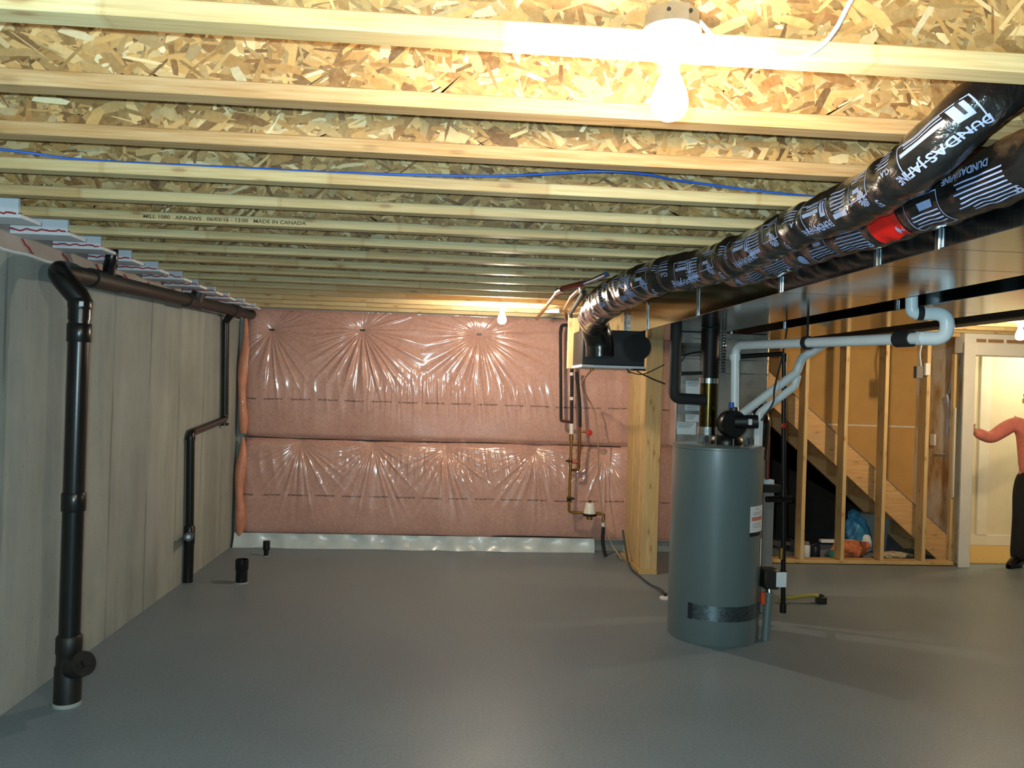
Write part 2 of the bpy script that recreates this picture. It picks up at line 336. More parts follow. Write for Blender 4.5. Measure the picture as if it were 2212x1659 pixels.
# ------------------------------------------------------------------ I-joists with strand-board webs
PAL = np.array([lin(h) for h in ('#b98e54', '#c9a268', '#d8b67e', '#a87c44', '#e0c592', '#c39a5e', '#946838', '#7c5229', '#ecdcb2', '#b08650')])
PW = np.array([.17, .17, .13, .12, .09, .12, .09, .055, .035, .03]); PW /= PW.sum()
def strands(x0, x1, z0, z1, y, n, seed):
    g = np.random.default_rng(seed)
    cx = g.uniform(x0, x1, n); cz = g.uniform(z0, z1, n)
    L = g.uniform(.035, .12, n)*.5; Wd = g.uniform(.008, .034, n)*.5
    a = np.where(g.random(n) < .5, g.normal(0, .55, n), g.uniform(-PI/2, PI/2, n))
    lay = np.sort(g.random(n))
    ex = np.stack([np.cos(a), np.sin(a)], 1); ez = np.stack([-np.sin(a), np.cos(a)], 1)
    need = g.random(n) < .35; Wd = np.where(need, Wd*.4, Wd); L = np.where(need, L*1.15, L)
    sh = np.array([(-1, -.7), (-.3, -1), (.75, -1), (1, .35), (.45, 1), (-.8, .85)])
    k = len(sh); V = np.zeros((n, k, 3))
    jx = g.uniform(.85, 1.1, (n, k)); jz = g.uniform(.85, 1.05, (n, k))
    for i, (u, v) in enumerate(sh):
        q = (u*L*jx[:, i])[:, None]*ex+(v*Wd*jz[:, i])[:, None]*ez
        V[:, i, 0] = np.clip(cx+q[:, 0], x0, x1); V[:, i, 2] = np.clip(cz+q[:, 1], z0, z1)
    V[:, :, 1] = (y-.0005-.0022*lay)[:, None]
    col = PAL[g.choice(len(PAL), n, p=PW)]*g.uniform(.48, 1.22, (n, 1))*np.array([.86, .80, .74])
    me = bpy.data.meshes.new('osb_strands'); me.from_pydata(V.reshape(-1, 3).tolist(), [], np.arange(n*k).reshape(n, k).tolist())
    ca = me.color_attributes.new('Col', 'FLOAT_COLOR', 'POINT')
    cc = np.ones((n*k, 4), np.float32); cc[:, :3] = np.repeat(col, k, 0); ca.data.foreach_set('color', cc.ravel())
    me.materials.append(MAT['strand']); return me
ORD = ['nearest the camera, the bare bulb and steel box on it', 'second from the camera, its flange brown and weathered', 'third from the camera, just in front of the blue cable', 'fourth from the camera, just behind the blue cable',
       'fifth from the camera', 'sixth from the camera, stamped with a long line of black lettering', 'seventh from the camera', 'eighth from the camera', 'ninth from the camera', 'tenth from the camera', 'eleventh from the camera',
       'twelfth from the camera', 'sixth before the pink wall', 'fifth before the pink wall', 'fourth before the pink wall', 'nearest the pink insulated wall']
ORD[12] = 'fourth from the pink insulated wall'; ORD[13] = 'third from the pink insulated wall'; ORD[14] = 'second from the pink insulated wall'
XR = 6.95
for k in range(16):
    yf = 1.606+SPC*k; yc = yf-.032
    t = thing('floor_joist', 'wooden I-joist '+ORD[k], 'joist', (XL, yc, ZJ), 'I-joists under the floor above')
    fm = 'flange_o' if k in (1, 2) else 'flange'
    MB().box(XL, XR, yc-.032, yf, ZJ, ZJ+.038, .0025).build('bottom_flange', fm, t, 30)
    MB().box(XL, XR, yc-.032, yf, ZS-.038, ZS, .0025).build('top_flange', fm, t, 30)
    wb = MB().box(XL, XR, yc-.004, yc+.004, ZJ+.038, ZS-.038).build('web', 'osb', t, 0)
    st = bpy.data.objects.new('osb_strands', strands(0, 4.4, .038, ZS-ZJ-.038, -.004, 6500 if k < 6 else 3600, 100+k)); C.objects.link(st); st.parent = wb; st['kind'] = 'stuff'
def stamp(k, x, txt, size):
    par = [o for o in bpy.data.objects if o.name.startswith('floor_joist') and o.parent is None][0]
    js = sorted([o for o in bpy.data.objects if o.name.startswith('floor_joist')], key=lambda o: o.location.y); par = js[k]
    vs, fs = text_mesh(txt, size); y = par.location.y-.0327
    MB().add([(x+v.x*1.25, y, ZJ+.010+v.y) for v in vs], fs).build('ink_stamp', 'stamp', par, 0)['kind'] = 'stuff'
stamp(5, -1.34, 'MILL 1080   APA-EWS   06/03/16 - 13:00   MADE IN CANADA', .021)

# ------------------------------------------------------------------ white foam pieces on the joist ends
fo = ['leftmost and nearest of the white foam pieces on the joist ends', 'second of the white foam pieces from the left edge, red line along it', 'third white foam piece from the left edge, just before the short black riser', 'fourth white foam piece, behind the short black riser',
      'fifth white foam piece along the joist ends', 'sixth white foam piece along the joist ends, red line looping', 'seventh white foam piece along the joist ends', 'eighth white foam piece, above the second pipe tee', 'ninth white foam piece along the joist ends', 'second to last small white foam piece near the pink wall', 'last small white foam piece beside the pink wall']
for i, k in enumerate(range(5, 16)):
    yf = 1.606+SPC*k; yn = yf-.064; xr = -1.825+rnd.uniform(-.015, .015)
    t = thing('foam_block', fo[i], 'foam board', (XL, yf, ZJ), 'white foam pieces on the joist ends')
    MB().box(XL, xr-.012, yn-.022, yn-.001, ZJ-.001, ZS-.045, .002).build('front_board', 'foam', t, 30)
    MB().box(XL, xr, yn-.024, yf+.085, ZJ-.018, ZJ-.0015, .002).build('bottom_board', 'foam', t, 30)
    ph = rnd.uniform(0, 6)
    pth = [(XL+.002+(xr-.02-XL)*u/24, yn-.026, ZJ+.001+.0035*math.sin(u*.9+ph)+.003*rnd.uniform(-1, 1)+(.012*math.exp(-((u-17)/2)**2) if i == 5 else 0)) for u in range(25)]
    MB().tube(pth, .0035, 6).build('sealant_bead', 'red', t)
    MB().tube([(xr-.006, yn-.02+u*.008, ZJ-.0005+.002*math.sin(u+ph)) for u in range(12)], .003, 6).build('sealant_bead', 'red', t)
    MB().tube([(XL+.003, yf+.02+u*.012, ZJ-.03-.05*u/9+.004*math.sin(u*1.3+ph)) for u in range(10)], .0035, 6).build('sealant_bead', 'red', t)

# ================================================================== pink insulation on the back wall
YF = YB-.06                      # general face of the blanket
A_UP = [(-1.77, 2.116, .10, .2), (-.894, 2.143, .22, 1.3), (.253, 2.143, .22, 2.1)]
A_LO = [(-1.46, 1.03, .1, .7), (-.76, 1.03, .12, 3.3), (-.05, 1.0, .14, .4), (.86, 1.0, .12, 5.0), (1.55, 1.0, .08, 1.0)]
NZ = [np.random.default_rng(5).uniform(0, 6.28, 60)]
def wav(a, seed):
    q = np.random.default_rng(seed); s = np.zeros_like(a)
    for f, am in ((17, 1), (23, .8), (31, .7), (43, .5), (61, .35)): s += am*np.sin(a*f*.5+q.uniform(0, 6.28)+.6*np.sin(a*3+q.uniform(0, 6)))
    return s/1.8
def disp(x, z):
    """how far the film stands proud of YF, in metres"""
    up_ = z > 1.06
    t = np.where(up_, (z-1.06)/(2.31-1.06), (z-.13)/(1.06-.13)); t = np.clip(t, 0, 1)
    d = .055*np.sin(PI*t)**.55*np.where(up_, 1, .95)
    d += .012*np.sin(x*2.1+1.3)*np.sin(z*2.7+.4)+.006*np.sin(x*5.3+z*3.1)
    for sel, A in ((up_, A_UP), (~up_, A_LO)):
        best = np.full_like(x, 9e9)
        R = np.stack([np.hypot(x-a[0], z-a[1]) for a in A]); w_ = np.exp(-R/.16); w_ /= w_.sum(0)+1e-12
        for i, a in enumerate(A):
            r = R[i]; th = np.arctan2(x-a[0], a[1]-z)
            fold = 1-np.abs(np.sin(.5*PI*wav(th, 40+i+(0 if A is A_UP else 9))))
            env = np.clip(r/.14, 0, 1)*np.exp(-((r-.30)/.34)**2)
            drop = .6+.4*np.cos(th)
            d += sel*w_[i]*fold*env*drop*a[2]*.125
            d -= sel*.045*np.exp(-(r/.13)**1.2)
    low = ~up_
    hang = np.exp(-((z-.80)/.13)**2)*(1-np.abs(np.sin(x*34+2.2*np.sin(x*5)+z*4)))
    d += low*hang*.012*(.5+.5*np.sin(x*2.3+.5))
    mid = np.exp(-((z-1.52)/.16)**2)*(1-np.abs(np.sin(x*27+3*np.sin(x*3.1)-z*3*np.sin(x*2))))
    d += up_*mid*.011*(.55+.45*np.sin(x*1.9+2.2))
    w1 = np.sin(x*71+5*np.sin(x*2.3)+z*11*np.sin(x*1.7+.6))*np.sin(x*19+z*6+1.1)
    d += .0085*np.clip(w1, 0, 1)**.6*(up_*np.exp(-((z-1.50)/.17)**2)+low*np.exp(-((z-.83)/.12)**2))*(.5+.5*np.sin(x*1.6+1.2))
    d -= .03*np.exp(-((z-1.06)/.028)**2)
    return d
def blanket(name, x0, x1, z0, z1, parent, nx, nz):
    X, Z = np.meshgrid(np.linspace(x0, x1, nx), np.linspace(z0, z1, nz)); Y = YF-disp(X, Z)
    e = np.minimum(X-x0, x1-X); Y = np.minimum(Y+.05*np.exp(-e/.03), YB-.006)
    V = np.stack([X, Y, Z], -1).reshape(-1, 3)-np.array(LOC[parent.name])
    i = np.arange(nx*nz).reshape(nz, nx); Fq = np.stack([i[:-1, :-1], i[:-1, 1:], i[1:, 1:], i[1:, :-1]], -1).reshape(-1, 4)
    me = bpy.data.meshes.new(name); me.from_pydata(V.tolist(), [], Fq.tolist()); me.shade_smooth(); me.materials.append(MAT['blanket'])
    o = bpy.data.objects.new(name, me); C.objects.link(o); o.parent = parent; return o
ib = thing('insulation_blanket', 'pink fibreglass blanket under wrinkled clear plastic covering the back wall', 'insulation', (0, 0, 0))
blanket('upper_blanket', -2.0, 2.7, 1.06, 2.32, ib, 900, 250)
blanket('lower_blanket', -2.0, 2.7, .12, 1.06, ib, 900, 190)
def dsc(x, z): return float(disp(np.array([x]), np.array([z]))[0])
MB().tube([(x, min(YF-dsc(x, 1.06), YB-.006)-.006, 1.06+.008*math.sin(x*2.2)) for x in np.linspace(-2.0, 1.72, 90)], .006, 6).build('dark_seam', 'seam', ib)
MB().tube([(x, YF-.012+.004*math.sin(x*7), .135+.010*math.sin(x*1.7+.5)) for x in np.linspace(-2.04, 1.45, 90)], .008, 6).build('bottom_edge', 'seam', ib)
# soft roll along the left edge
for z0, z1 in ((1.10, 2.22), (.10, 1.06)):
    n = 40; pth = []; rr = []
    for i in range(n+1):
        u = i/n; pth.append((-2.018+.010*math.sin(u*9+z0), YF-.01-.012*math.sin(u*5), z0+(z1-z0)*u)); rr.append(max(.008, .05*math.sin(PI*min(1, max(.02, u*.96+.02)))**.3+.010*math.sin(u*11+z0)))
    MB().tube(pth, rr, 14).build('edge_roll', M('edge_fibreglass', '#d08a6c', .45, var=.15, scale=12, coat=.6), ib)
for x, z in ((-1.77, 2.116), (-.894, 2.143), (.253, 2.143)):
    MB().box(x-.025, x+.025, YF-dsc(x, z)-.012, YF-dsc(x, z)-.002, z-.009, z+.009, .003).build('fastener', 'valve', ib)
# white sheet hanging out below
def skirt(u, v):
    x = -2.06+3.53*u; z = .135*(1-v)+.002
    return (x, YF-.03-.012*math.sin(x*9+2*math.sin(x*3))*(.3+v)-.05*v*v-.01*math.sin(x*23)*v*(1-v)*4, z)
tag(MB().grid(skirt, 220, 10).build('plastic_skirt', 'film', smooth=80), 'pale crumpled plastic strip along the bottom of the pink wall', 'plastic sheet')

# ================================================================== drain stack on the left wall
ds = thing('drain_stack', 'large glossy black drain stack standing on the floor by the left wall', 'pipe', (-1.845, 4.15, 0))
x, y = -1.845, 4.15
MB().tube([(x, y, .30), (x, y, 1.99)], .049, 28).build('pipe', 'abs', ds)
MB().tube(fillet([(x, y, 1.9), (x, y, 2.0), (-1.955, 4.12, 2.14), (-1.955, 4.3, 2.145)], .07), .053, 24).build('elbow', 'abs', ds)
MB().lathe([(.053, 1.95), (.056, 1.96), (.056, 2.0), (.053, 2.005)], (x, y, 0), 28).build('elbow_hub', 'abs', ds)
for z in (.955, 1.79): MB().lathe([(.053, z), (.056, z+.004), (.056, z+.088), (.053, z+.092)], (x, y, 0), 28).build('coupling', 'abs', ds)
MB().lathe([(.062, .0), (.062, .19), (.056, .20), (.056, .25), (.060, .26), (.060, .335), (.052, .345)], (x, y, 0), 28).build('cleanout_tee', 'absdull', ds)
MB().tube([(x, y, .17), (-1.765, 4.09, .215)], .05, 20).build('cleanout_branch', 'absdull', ds)
cpl = MB().tube([(-1.775, 4.097, .21), (-1.735, 4.068, .232)], .060, 20).build('cleanout_plug', 'absdull', ds)
MB().tube([(-1.737, 4.069, .231), (-1.718, 4.055, .242)], .020, 4).build('plug_nut', 'absdull', cpl)
MB().lathe([(.066, 0), (.066, .014), (.062, .018)], (x, y, 0), 24).build('mortar_ring', 'plainconc', ds)
hp = [(-1.955, 4.22, 2.142), (-1.95, 6.04, 2.195), (-1.95, 7.98, 2.25)]
MB().tube(hp, .045, 24).build('horizontal_pipe', 'absdull', ds)
def hz(yy): return 2.142+(yy-4.22)*(2.25-2.142)/(7.98-4.22)
for ya, yb in ((4.5, 4.86), (6.05, 6.36), (7.3, 7.5)):
    MB().tube([(-1.952, ya, hz(ya)), (-1.952, yb, hz(yb))], .053, 24).build('tee', 'absdull', ds)
MB().tube(fillet([(-1.95, 4.72, hz(4.72)), (-1.93, 4.68, 2.24), (-1.91, 4.66, 2.28), (-1.91, 4.66, 2.52)], .05), .033, 16).build('riser', 'abs', ds)
MB().tube([(-1.93, 6.22, 2.2), (-1.91, 6.22, 2.27)], .05, 16).build('riser', 'absdull', ds)
for zz in (2.075, 1.975): MB().box(x+.02 if zz < 2 else -1.915, x+.04 if zz < 2 else -1.897, y-.057, y-.052, zz-.012, zz+.012, .001).build('white_sticker', 'label', ds)
vp = thing('vent_pipe', 'thin black pipe with a sideways jog running down the left wall', 'pipe', (-2.045, 6.62, 0))
MB().tube(fillet([(-1.99, 7.42, 2.2), (-2.045, 7.45, 2.14), (-2.045, 7.52, 1.255), (-2.045, 6.57, 1.19), (-2.045, 6.62, .40)], .05), .031, 18).build('pipe', 'abs', vp)
MB().lathe([(.037, 0), (.037, .30), (.041, .31), (.041, .44), (.033, .45)], (-2.045, 6.62, 0), 18).build('base_tee', 'abs', vp)
MB().tube([(-2.03, 6.6, .38), (-1.985, 6.41, .40)], .027, 14).build('branch', 'abs', vp)
MB().tube([(-1.988, 6.42, .40), (-1.98, 6.385, .404)], .034, 14).build('branch_cap', 'abs', vp)
MB().tube([(-1.981, 6.388, .4035), (-1.9805, 6.382, .404)], .016, 10).build('white_sticker', 'label', vp)
for zz, yy in ((1.19, 6.57), (1.255, 7.52)): MB().tube([(-2.045, yy, zz-.055), (-2.045, yy, zz-.03)], .036, 16).build('hub', 'abs', vp)
s1 = thing('pipe_stub', 'larger open black pipe stub standing on the floor', 'pipe', (-1.63, 6.62, 0))
MB().lathe([(.046, 0), (.046, .10), (.052, .11), (.052, .185), (.047, .187), (.047, .12)], (-1.63, 6.62, 0), 22).build('stub', 'abs', s1)
MB().lathe([(.056, 0), (.054, .008)], (-1.63, 6.62, 0), 22).build('collar', 'plainconc', s1)
s2 = thing('pipe_stub', 'smaller black pipe stub near the foot of the pink wall', 'pipe', (-1.66, 7.62, 0))
MB().lathe([(.018, 0), (.022, .03), (.022, .05), (.032, .06), (.032, .14), (.028, .142)], (-1.66, 7.62, 0), 18).build('stub', 'abs', s2)
MB().lathe([(.026, 0), (.024, .006)], (-1.66, 7.62, 0), 18).build('collar', 'plainconc', s2)

# ================================================================== bare bulbs
def bulb_lamp(loc, label, box, watts, col=(1, .85, .64)):
    x, y, z = loc                         # z: top of porcelain holder
    t = thing('bulb_lamp', label, 'lamp', (x, y, z-.2), 'bare bulbs on the joists')
    if box:
        b = MB().prism([(x+.050*math.cos(a), y+.050*math.sin(a)) for a in np.arange(8)*PI/4+PI/8], 'z', z, z+.034).build('junction_box', 'boxsteel', t, 20)
        for dx in (-.018, .022): MB().lathe([(.004, 0), (.004, .003)], (x+dx, y-.047, z+.02), 8, 'y').build('knockout', 'valve', b)
    MB().lathe([(.055, z), (.055, z-.012), (.04, z-.024), (.026, z-.03), (.024, z-.055)], (x, y, 0), 24).build('lamp_holder', 'porcelain', t)
    zz = z-.055; prof = [(q_[0]*1.12, q_[1]) for q_ in [(.013, 0), (.014, -.02), (.020, -.035), (.027, -.055), (.0305, -.072), (.030, -.086), (.024, -.1), (.012, -.108), (.002, -.110)]]
    area = .018; m = emis('bulb_glow', col, watts/(PI*area))
    MB().lathe([(r, zz+h) for r, h in prof], (x, y, 0), 22).build('bulb', m, t, 60)
    return t
bulb_lamp((.385, 1.475, 2.305), 'large bare bulb glaring on the nearest joist, steel box above it', True, BULB_W*.74)
bulb_lamp((.383, 6.482, 2.298), 'bare bulb under the ceiling in front of the pink wall', False, BULB_W*.9)
bulb_lamp((4.53, 6.18, 2.298), 'bare bulb at the right edge near the doorway', False, BULB_W*.95, (1, .76, .46))
tag(MB().tube(smooth_path([(.435, 1.47, 2.325), (.50, 1.505, 2.293), (.56, 1.52, 2.28), (.62, 1.52, 2.282), (.68, 1.515, 2.306), (.715, 1.51, 2.346), (.75, 1.52, 2.41), (.80, 1.54, 2.47)], 8), .0045, 8).build('white_cable', 'wire'), 'white cable curving up from the nearest bulb along the joist', 'cable')
bc = smooth_path([(-2.05, 2.60, 2.36), (-1.462, 2.70, 2.345), (-1.227, 2.773, 2.343), (-.711, 2.775, 2.343), (-.398, 2.775, 2.343), (.108, 2.727, 2.345), (.448, 2.602, 2.345), (.618, 2.61, 2.345), (.76, 2.672, 2.345), (1.232, 2.775, 2.343), (1.7, 2.77, 2.345)], 8)
tag(MB().tube(bc, .0042, 8).build('blue_cable', 'blue'), 'thin blue cable strung across the ceiling between the third and fourth joists', 'cable')

# ================================================================== sheet-metal trunks and steel beam
def trunk(name, label, x0, x1, y0, y1, z0, z1, cleats, left_only=True):
    t = thing(name, label, 'duct', ((x0+x1)/2, y0, z0))
    ys = [y0]+cleats+[y1]
    for a, b in zip(ys, ys[1:]): MB().box(x0, x1, a+.001, b-.001, z0, z1, .002).build('duct_section', 'galv', t, 20)
    for c in cleats:
        MB().box(x0-.009, x0-.0005, c-.011, c+.011, z0-.004, z1, .002).build('drive_cleat', 'cleat', t, 20)
    return t
trunk('trunk_duct', 'wide galvanised supply duct under the joists, beside the black flexible ducts', 1.425, 1.99, .2, 7.0, 2.085, 2.292, [1.2, 2.298, 2.649, 3.459, 4.665, 5.9])
trunk('trunk_duct', 'narrower galvanised return duct behind the wide one', 2.235, 2.72, .2, 7.3, 2.085, 2.292, [.9, 1.75, 2.7, 3.95, 5.35, 6.4])
sbm = thing('steel_beam', 'dark brown steel beam carrying the joists beyond the ducts', 'beam', (3.06, .2, 2.09))
MB().box(3.0, 3.13, -3.0, 8.3, 2.09, 2.102, .002).build('bottom_flange', 'beam', sbm, 20)
MB().box(3.0, 3.13, -3.0, 8.3, 2.285, 2.298, .002).build('top_flange', 'beam', sbm, 20)
MB().box(3.055, 3.075, -3.0, 8.3, 2.102, 2.285).build('web', 'beam', sbm, 20)

# ================================================================== flexible ducts with print
class Flex:
    def __init__(s, pts, r, seed, cons=()):
        s.P = smooth_path(pts, 14); s.cons = cons; s.rp = r if isinstance(r, list) else [(0, r), (9, r)]; s.r = s.rp[len(s.rp)//3][1]
        s.S = [0]
        for a, b in zip(s.P, s.P[1:]): s.S.append(s.S[-1]+(b-a).length)
        q = random.Random(seed); s.ph = [q.uniform(0, 6.28) for _ in range(8)]
        s.T = [(s.P[min(i+1, len(s.P)-1)]-s.P[max(0, i-1)]).normalized() for i in range(len(s.P))]
    def rad(s, l, a):
        p = s.ph
        d = .035*math.sin(l*13+p[0])*math.cos(a*2+p[1])+.03*math.sin(l*31+a*3+p[2])+.02*math.sin(l*57+a*2+p[3])+.02*math.sin(a*5+l*9+p[4])+.012*math.sin(l*95-a*4+p[5])
        for c, dep, wd in s.cons: d -= dep*math.exp(-((l-c)/wd)**2)
        return float(np.interp(l, [q[0] for q in s.rp], [q[1] for q in s.rp]))*(1+d)
    def at(s, l, a, off=0):
        l = max(0, min(l, s.S[-1]-1e-6)); i = 0
        lo, hi = 0, len(s.S)-1
        while hi-lo > 1:
            m = (lo+hi)//2
            if s.S[m] <= l: lo = m
            else: hi = m
        f = (l-s.S[lo])/(s.S[hi]-s.S[lo]); c = s.P[lo].lerp(s.P[hi], f); t = s.T[lo].lerp(s.T[hi], f).normalized()
        up_ = Vector((0, 0, 1))-t*t.z
        if up_.length < .35: up_ = up_+Vector((0, -.4, 0))-t*t.dot(Vector((0, -.4, 0)))
        up_.normalize(); A = up_.cross(t).normalized()      # for t=+Y this is -X... sign fixed below
        A = -A if A.x > 0 and abs(t.y) > .5 and t.y > 0 else A
        return c+(A*math.cos(a)+up_*math.sin(a))*(s.rad(l, a)+off)
    def mesh(s, step=.012, n=40):
        m = int(s.S[-1]/step); mb = MB()
        vs = [s.at(i*s.S[-1]/m, 2*PI*k/n) for i in range(m+1) for k in range(n)]
        fs = [(i*n+k, i*n+(k+1) % n, (i+1)*n+(k+1) % n, (i+1)*n+k) for i in range(m) for k in range(n)]
        fs += [tuple(range(n-1, -1, -1)), tuple(m*n+k for k in range(n))]
        return mb.add(vs, fs)
    def put(s, mb, l0, a0, pts, fs, off=.0016):       # pts in metres: x along the duct away from the camera, y towards the underside
        mb.add([s.at(l0+p[0], a0-p[1]/s.r, off) for p in pts], fs)
    def text(s, mb, l0, a0, txt, size, sx=1):
        vs, fs = text_mesh(txt, size); s.put(mb, l0, a0, [(v.x*sx, v.y) for v in vs], fs)
    def rect(s, mb, l0, a0, w, h):
        nx = max(1, int(w/.015)); ny = max(1, int(h/.01)); pts = [(w*i/nx, h*j/ny) for j in range(ny+1) for i in range(nx+1)]
        s.put(mb, l0, a0, pts, [(j*(nx+1)+i, j*(nx+1)+i+1, (j+1)*(nx+1)+i+1, (j+1)*(nx+1)+i) for j in range(ny) for i in range(nx)])
    def frame(s, mb, l0, a0, w, h, t=.003):
        for dx, dy, a, b in ((0, 0, w, t), (0, h-t, w, t), (0, 0, t, h), (w-t, 0, t, h)): s.rect(mb, l0+dx, a0-dy/s.r, a, b)
    def lines(s, mb, l0, a0, w, n, gap=.009, t=.0032, seed=0):
        q = random.Random(seed)
        for i in range(n): s.rect(mb, l0, a0-i*gap/s.r, w*q.uniform(.8, 1), t)
    def disc(s, mb, l0, a0, r, n=18, ray=False):
        if ray:
            for i in range(n):
                a = 2*PI*i/n; b = a+2*PI/n*.62
                pts = [(r*.2*math.cos(a), r*.2*math.sin(a)), (r*math.cos(a), r*math.sin(a)), (r*math.cos(b), r*math.sin(b)), (r*.2*math.cos(b), r*.2*math.sin(b))]; s.put(mb, l0, a0, pts, [(0, 1, 2, 3)])
        else:
            pts = [(0, 0)]+[(r*math.cos(2*PI*i/n), r*math.sin(2*PI*i/n)) for i in range(n)]; s.put(mb, l0, a0, pts, [(0, i+1, (i+1) % n+1) for i in range(n)])
D = math.radians
up_pts = [(1.5, 1.775, 2.44), (1.32, 1.775, 2.40), (1.19, 1.785, 2.318), (1.135, 1.87, 2.238), (1.158, 2.05, 2.222), (1.187, 2.32, 2.220), (1.18, 2.75, 2.220), (1.17, 3.16, 2.208), (1.13, 3.55, 2.203), (1.03, 3.80, 2.198), (.967, 4.03, 2.19), (.935, 4.36, 2.182), (.935, 5.0, 2.178), (.98, 5.6, 2.17), (1.03, 5.95, 2.15)]
fx = Flex(up_pts, [(0, .064), (.4, .066), (.7, .07), (1.1, .072), (1.6, .072), (1.9, .082), (2.5, .088), (2.9, .096), (3.3, .105), (6, .105)], 3, cons=((1.22, .13, .02), (.66, .07, .016), (1.86, .12, .02), (2.45, .1, .02), (3.2, .1, .03)))
t = thing('flexible_duct', 'upper black flexible duct with large pale printed lettering', 'duct', (1.06, 1.8, 2.19))
fx.mesh().build('duct_sleeve', 'sleeve', t, 180)
pr = MB()
def panel(f, mb, l, a, var=0):
    """one repeat of the maker's print along the sleeve"""
    f.frame(mb, l, a+.55, .16, .085)
    f.rect(mb, l+.05, a+.22, .10, .011)
    f.rect(mb, l+.012, a+.45, .030, .045); f.lines(mb, l+.05, a+.48, .09, 3, seed=var)
    f.text(mb, l-.005, a-.42, 'DUNDAS\u00b7JAFINE', .036, .76)
    f.disc(mb, l+.40, a-.30, .026, 14, True)
    f.text(mb, l+.335, a-.62, '5"', .042)
    f.frame(mb, l+.36, a+.72, .13, .07); f.lines(mb, l+.37, a+.65, .10, 2, seed=var+1); f.rect(mb, l+.40, a+.2, .05, .012)
    f.text(mb, l+.205, a+.12, 'CLA', .022); f.lines(mb, l+.20, a+.75, .12, 4, .011, .0036, seed=var+2)
    f.lines(mb, l+.52, a+.55, .11, 6, .011, .0036, seed=var+3); f.rect(mb, l+.53, a-.30, .09, .016)
for i, l in enumerate((.35, 1.0, 1.60, 2.16, 2.68)): panel(fx, pr, l, D(-13), i*7)
pr.build('printed_lettering', 'ink', t, 0)['kind'] = 'stuff'
for l in (1.22, 1.86, 2.45):
    MB().tube([fx.at(l, a, .0015) for a in np.linspace(0, 2*PI, 37)], .004, 6).build('clamp_band', 'dark', t)
mb = MB()
for l in (.35, 1.0, 1.60, 2.16):
    vs, fs = text_mesh('J', .042); fx.put(mb, l+.019, D(-13)+.45, [(v.x, v.y+.004) for v in vs], fs, .0028)
mb.build('logo_mark', 'dark', t, 0)['kind'] = 'stuff'
# far end wrapped in unprinted black foil, elbow down to the ventilator
MB().tube(fillet([(.935, 4.95, 2.178), (.98, 5.6, 2.17), (1.05, 6.06, 2.145), (1.115, 6.135, 2.0), (1.12, 6.135, 1.885)], .16, 10), .108, 26).build('foil_elbow', 'smooth_black', t)
lo_pts = [(1.335, .7, 2.205), (1.335, 1.2, 2.205), (1.338, 1.7, 2.205), (1.336, 2.15, 2.195), (1.336, 2.4, 2.192), (1.338, 2.75, 2.208), (1.335, 3.2, 2.21), (1.325, 3.55, 2.21), (1.32, 3.75, 2.22), (1.32, 3.805, 2.28), (1.32, 3.807, 2.42)]
fl2 = Flex(lo_pts, .076, 9, cons=((1.6, .12, .03), (2.4, .12, .03)))
t = thing('flexible_duct', 'lower black flexible duct with a red patch, against the sheet-metal duct', 'duct', (1.3, .7, 2.19))
fl2.mesh().build('duct_sleeve', 'sleeve', t, 180)
pr = MB()
for i, l in enumerate((1.12, 1.78, 2.42)):
    a = D(-40)
    fl2.lines(pr, l-.02, a+.55, .20, 8, .012, .0042, seed=50+i); fl2.frame(pr, l+.24, a+.7, .15, .11); fl2.lines(pr, l+.25, a+.05, .14, 4, .012, .0042, seed=60+i)
    fl2.text(pr, l-.03, a-.25, '5"', .034); fl2.disc(pr, l+.47, a-.35, .024, 14, False); fl2.text(pr, l+.03, a+.95, 'DUNDAS\u00b7JAFINE', .026); fl2.rect(pr, l+.27, a+.45, .06, .022)
pr.build('printed_lettering', 'ink', t, 0)['kind'] = 'stuff'
mb = MB(); fl2.rect(mb, 1.56, D(-5), .15, .10); mb.build('red_patch', 'redpatch', t, 0)

# ================================================================== ventilator hung before the post, with plywood backer
h = thing('ventilator_unit', 'black ventilator box with a white bottom edge hung under the joists', 'ventilator', (1.25, 6.45, 1.80))
MB().box(1.0, 1.50, 6.25, 6.72, 1.822, 2.10, .008).build('cabinet', 'dark', h, 20)
MB().box(.995, 1.505, 6.222, 6.725, 1.803, 1.823, .003).build('white_edge', 'label', h, 20)
MB().tube([(1.40, 6.32, 1.97), (1.405, 6.11, 1.965)], .098, 26).build('duct_collar', 'smooth_black', h)
MB().tube([(1.405, 6.12, 1.965), (1.405, 6.105, 1.965)], .103, 26).build('collar_ring', 'abs', h)
MB().tube([(1.10, 6.35, 1.805), (1.10, 6.35, 1.78)], .014, 10).build('drain_nipple', 'brass', h)
MB().box(1.40, 1.50, 6.2, 6.3, 1.79, 1.803, .003).build('terminal_box', 'abs', h)
for xx in (1.03, 1.40):
    MB().box(xx, xx+.02, 6.60, 6.604, 2.10, 2.298).build('hanger_strap', 'galv2', h, 0)
tag(MB().box(.955, 1.55, 6.74, 6.76, 1.80, 2.299, .002).build('plywood_backer', 'ply', smooth=20), 'pale plywood board behind the black ventilator box', 'board')
ps = thing('built_up_post', 'built-up wooden post of several boards beside the water heater', 'post', (1.75, 7.5, 0))
for i in range(5):
    MB().box(1.735-.004*(i % 2), 1.862, 7.152+i*.14, 7.152+i*.14+.138, .038, 2.296, .003).build('board', 'studz', ps, 20)
MB().box(1.70, 1.87, 7.10, 7.86, 0, .037, .003).build('bottom_plate', 'studx', ps, 20)
MB().box(1.725, 1.87, 7.108, 7.149, .038, 2.12, .003).build('end_stud', 'studz', ps, 20)

